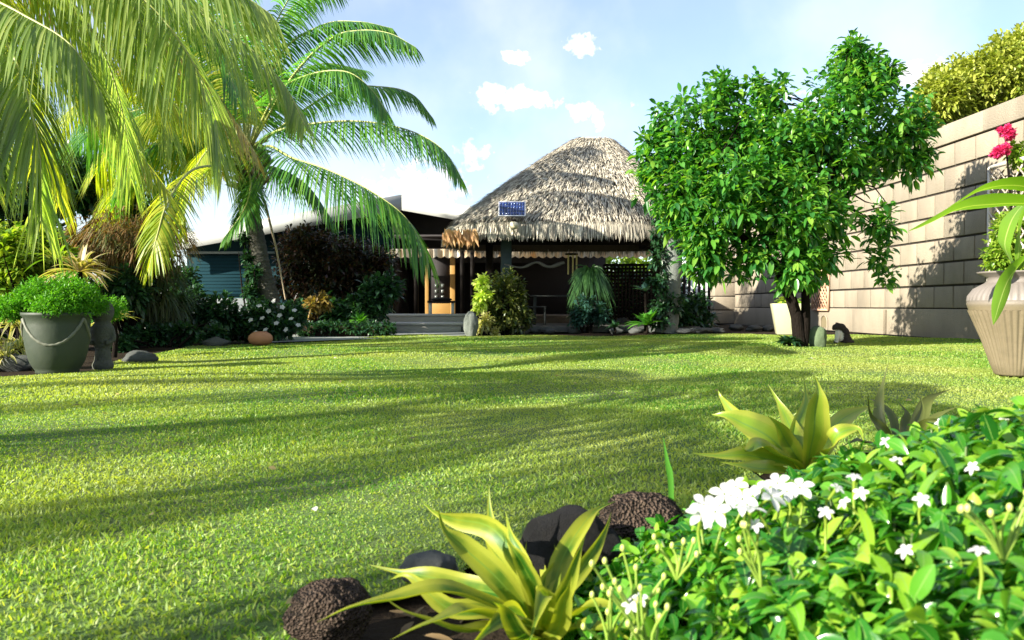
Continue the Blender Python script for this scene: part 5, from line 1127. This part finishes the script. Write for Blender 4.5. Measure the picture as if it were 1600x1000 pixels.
# the big white-flowered bush
def jasmine():
    b_ = np.array([.62, 1.05, 0.]); T = thing('flowering_bush', 'large glossy green bush with white flowers and pale buds filling the near corner', 'bush', b_)
    def top(x, y):   # height of the mound over the ground
        hx_ = 1 - (np.clip(.86-x, -.9, .86)/.86)**2; fy = 1 - np.clip((y-1.15)/.73, 0, 1)**2 - .25*np.clip((.8-y)/.5, 0, 1)
        return np.maximum(0, (.40+.04*np.clip((x-.5)/.3, 0, 1))*hx_*np.maximum(fy, 0)) - .035
    N = 12000; x = rng.uniform(.02, 1.75, N); y = rng.uniform(.50, 2.0, N); z = top(x, y)
    # keep what is inside; thin the near-left side so that the rosette plant stays free
    keep = (z > .02) & (x < y*.72+.1)
    x, y, z = x[keep], y[keep], z[keep]; N = min(len(x), 3600); x, y, z = x[:N], y[:N], z[:N]
    dep = rng.random(N)**1.6*.16; tip = np.stack([x, y, np.maximum(.02, z-dep)], 1)
    eps = .02; gx = (top(x+eps, y)-top(x-eps, y))/(2*eps); gy = (top(x, y+eps)-top(x, y-eps))/(2*eps)
    out = nrm(np.stack([-np.clip(gx,-2,2)*.6, -np.clip(gy,-2,2)*.6, np.ones(N)], 1) + .5*rdir(N))
    per = 9; bp = np.repeat(tip, per, 0); o = np.repeat(out, per, 0); M = len(bp); j = rdir(M)
    bp = bp - o*(rng.random(M)*.05)[:, None]; dd = nrm(o*.35+j*.9)
    S = Soup(); sz = rng.uniform(.6, 1.15, M); leaves(S, bp, dd, nrm(o+.3*rdir(M)), .050*sz, .019*sz, rng.uniform(.1,.7,M), 7, .3)
    mj = leafmat('glossy_leaf', [(.012,.09,.010), (.03,.16,.014), (.07,.25,.02), (.15,.35,.025), (.28,.42,.04)], .42, .2, (1.4,1.5,.4), vein=(.2,.35,.08), spec=.5)
    S.build('foliage', mj, T, smooth=True)
    # wider arching leaves
    S = Soup(); k = rng.choice(N, 190, replace=False); dd = nrm(out[k]*.5+.9*rdir(190)); leaves(S, tip[k]+out[k]*.01, dd, nrm(out[k]+.2*rdir(190)), rng.uniform(.05,.09,190), rng.uniform(.016,.026,190), rng.uniform(.3,.9,190), 10, .25)
    S.build('broad_leaves', mj, T, smooth=True)
    S = Soup()
    for i in range(0, N, 6): r_ = np.array([.55+(x[i]-.55)*.75, 1.05+(y[i]-1.05)*.75, 0]); S.tube([r_, (r_+tip[i])/2+rng.normal(0,.01,3), tip[i]], [.004,.003,.0018], 5, cap=False)
    S.build('stems', surf('green_stem', [(.06,.10,.03),(.10,.15,.04)], 8, .6, .2), T)
    # white pinwheel flowers
    fl = [(1100,790,1.02),(1132,772,1.06),(1118,800,.98),(1160,780,1.05),(1185,765,1.08),(1205,775,1.04),(1230,768,1.08),(1172,795,1.0),(1150,760,1.12),(1095,805,1.02),(1215,755,1.12),(1250,762,1.08),
          (1335,745,1.05),(1345,770,1.0),(1308,762,1.08),(1570,655,1.25),(1600,645,1.25),(1630,655,1.2),(1400,720,1.15),(1520,730,1.05),(1180,820,1.0),(1290,800,1.0),(1320,785,1.0),
          (1440,780,.95),(1415,860,.9),(1530,860,.8),(1000,935,.95),(985,945,.95),(1500,690,1.2),(1385,690,1.25),(1590,760,1.0),(1470,660,1.4)]
    for i, (px, py, d_) in enumerate(fl):
        q = P(px, py, d_); f = nrm(np.array([-.3+rng.normal(0,.35), -.5+rng.normal(0,.3), .8])); a = nrm(np.cross(f, [0,1,.1])); c2 = np.cross(a, f)
        S = Soup(); th = np.arange(5)*2*np.pi/5+rng.uniform(0,6); d = np.cos(th)[:,None]*a+np.sin(th)[:,None]*c2+f*.15
        rr = .020 if i < 12 else .010
        leaves(S, q+d*rr*.08, d, f, rr, rr*.58, .25, 7, .3, prof=[.2,.45,.85,1,.9,.6,.2]); S.build('flower', m_bloom, T, smooth=True)
        S = Soup(); S.tube([q, q-f*.03, [q[0], q[1], q[2]-.05]], [.0025,.002,.0015], 5); S.build('flower_tube', m_lime, T, smooth=True)
    mb = surf('pale_bud', [(.34,.42,.08), (.50,.56,.16)], 20, .4, 0); ms = surf('bud_stalk', [(.16,.28,.03),(.26,.36,.06)], 9, .5, 0)
    # bud sprays
    for (px, py, d_, n_, w_) in [(985,890,.95,9,75),(1010,960,.90,8,70),(945,955,.98,7,60),(1050,850,1.02,6,50),(1555,790,.80,8,80),(1180,850,.95,4,60)]:
        root_ = P(px+w_*.15, py+w_*1.1, d_+.02); S1_ = Soup(); S2_ = Soup()
        for k in range(n_):
            e = P(px+rng.uniform(-w_,w_)*.8, py+rng.uniform(-w_,w_)*.55, d_+rng.uniform(-.03,.03)); S1_.tube(spline([root_, (root_+e)/2+np.array([rng.normal(0,.004),0,.004]), e], 7), np.linspace(.0024,.0014,7), 5)
            v_ = nrm(e-root_); S2_ = Soup(); S2_.ball(e+v_*.003, (.0032,.0032,.0046), 8); S2_.build('bud', mb, T, smooth=True)
        S1_.build('bud_stalk', ms, T, smooth=True)
jasmine()

# a few dropped leaves and petals on the lawn and bed
N = 150; p = np.stack([rng.uniform(-3.5, 4, N), rng.uniform(.9, 9, N)], 1); p = p[inside(p, poly) & (np.abs(p[:, 0]) < .7*p[:, 1])]; N = len(p); S = Soup()
leaves(S, np.stack([p[:,0], p[:,1], lawn_z(p[:,0],p[:,1])+.02], 1), rdir(N, -.1, .25), nrm(np.array([0,0,1.])+.5*rdir(N)), rng.uniform(.02,.045,N), rng.uniform(.01,.02,N), .2, 5, .3)
tag(S.build('fallen_leaves', leafmat('fallen_leaf', [(.30,.20,.07),(.42,.36,.12),(.18,.11,.05),(.5,.5,.45)], .3, .6, (1,1,.6))), 'small dry leaves and petals scattered over the lawn', 'leaves', kind='stuff')
N = 170; p = np.stack([rng.uniform(-.7, .5, N), rng.uniform(.85, 1.9, N)], 1); p = p[~inside(p, poly)]; N = len(p); S = Soup()
leaves(S, np.stack([p[:,0], p[:,1], lawn_z(p[:,0],p[:,1])-.012], 1), rdir(N, -.1, .4), nrm(np.array([0,0,1.])+.5*rdir(N)), rng.uniform(.03,.07,N), rng.uniform(.01,.022,N), .2, 5, .3)
tag(S.build('leaf_litter', leafmat('litter', [(.10,.06,.025),(.18,.12,.05),(.05,.03,.015)], .2, .8, (1,1,.6))), 'brown dead leaves littering the soil round the front rocks', 'leaves', kind='stuff')
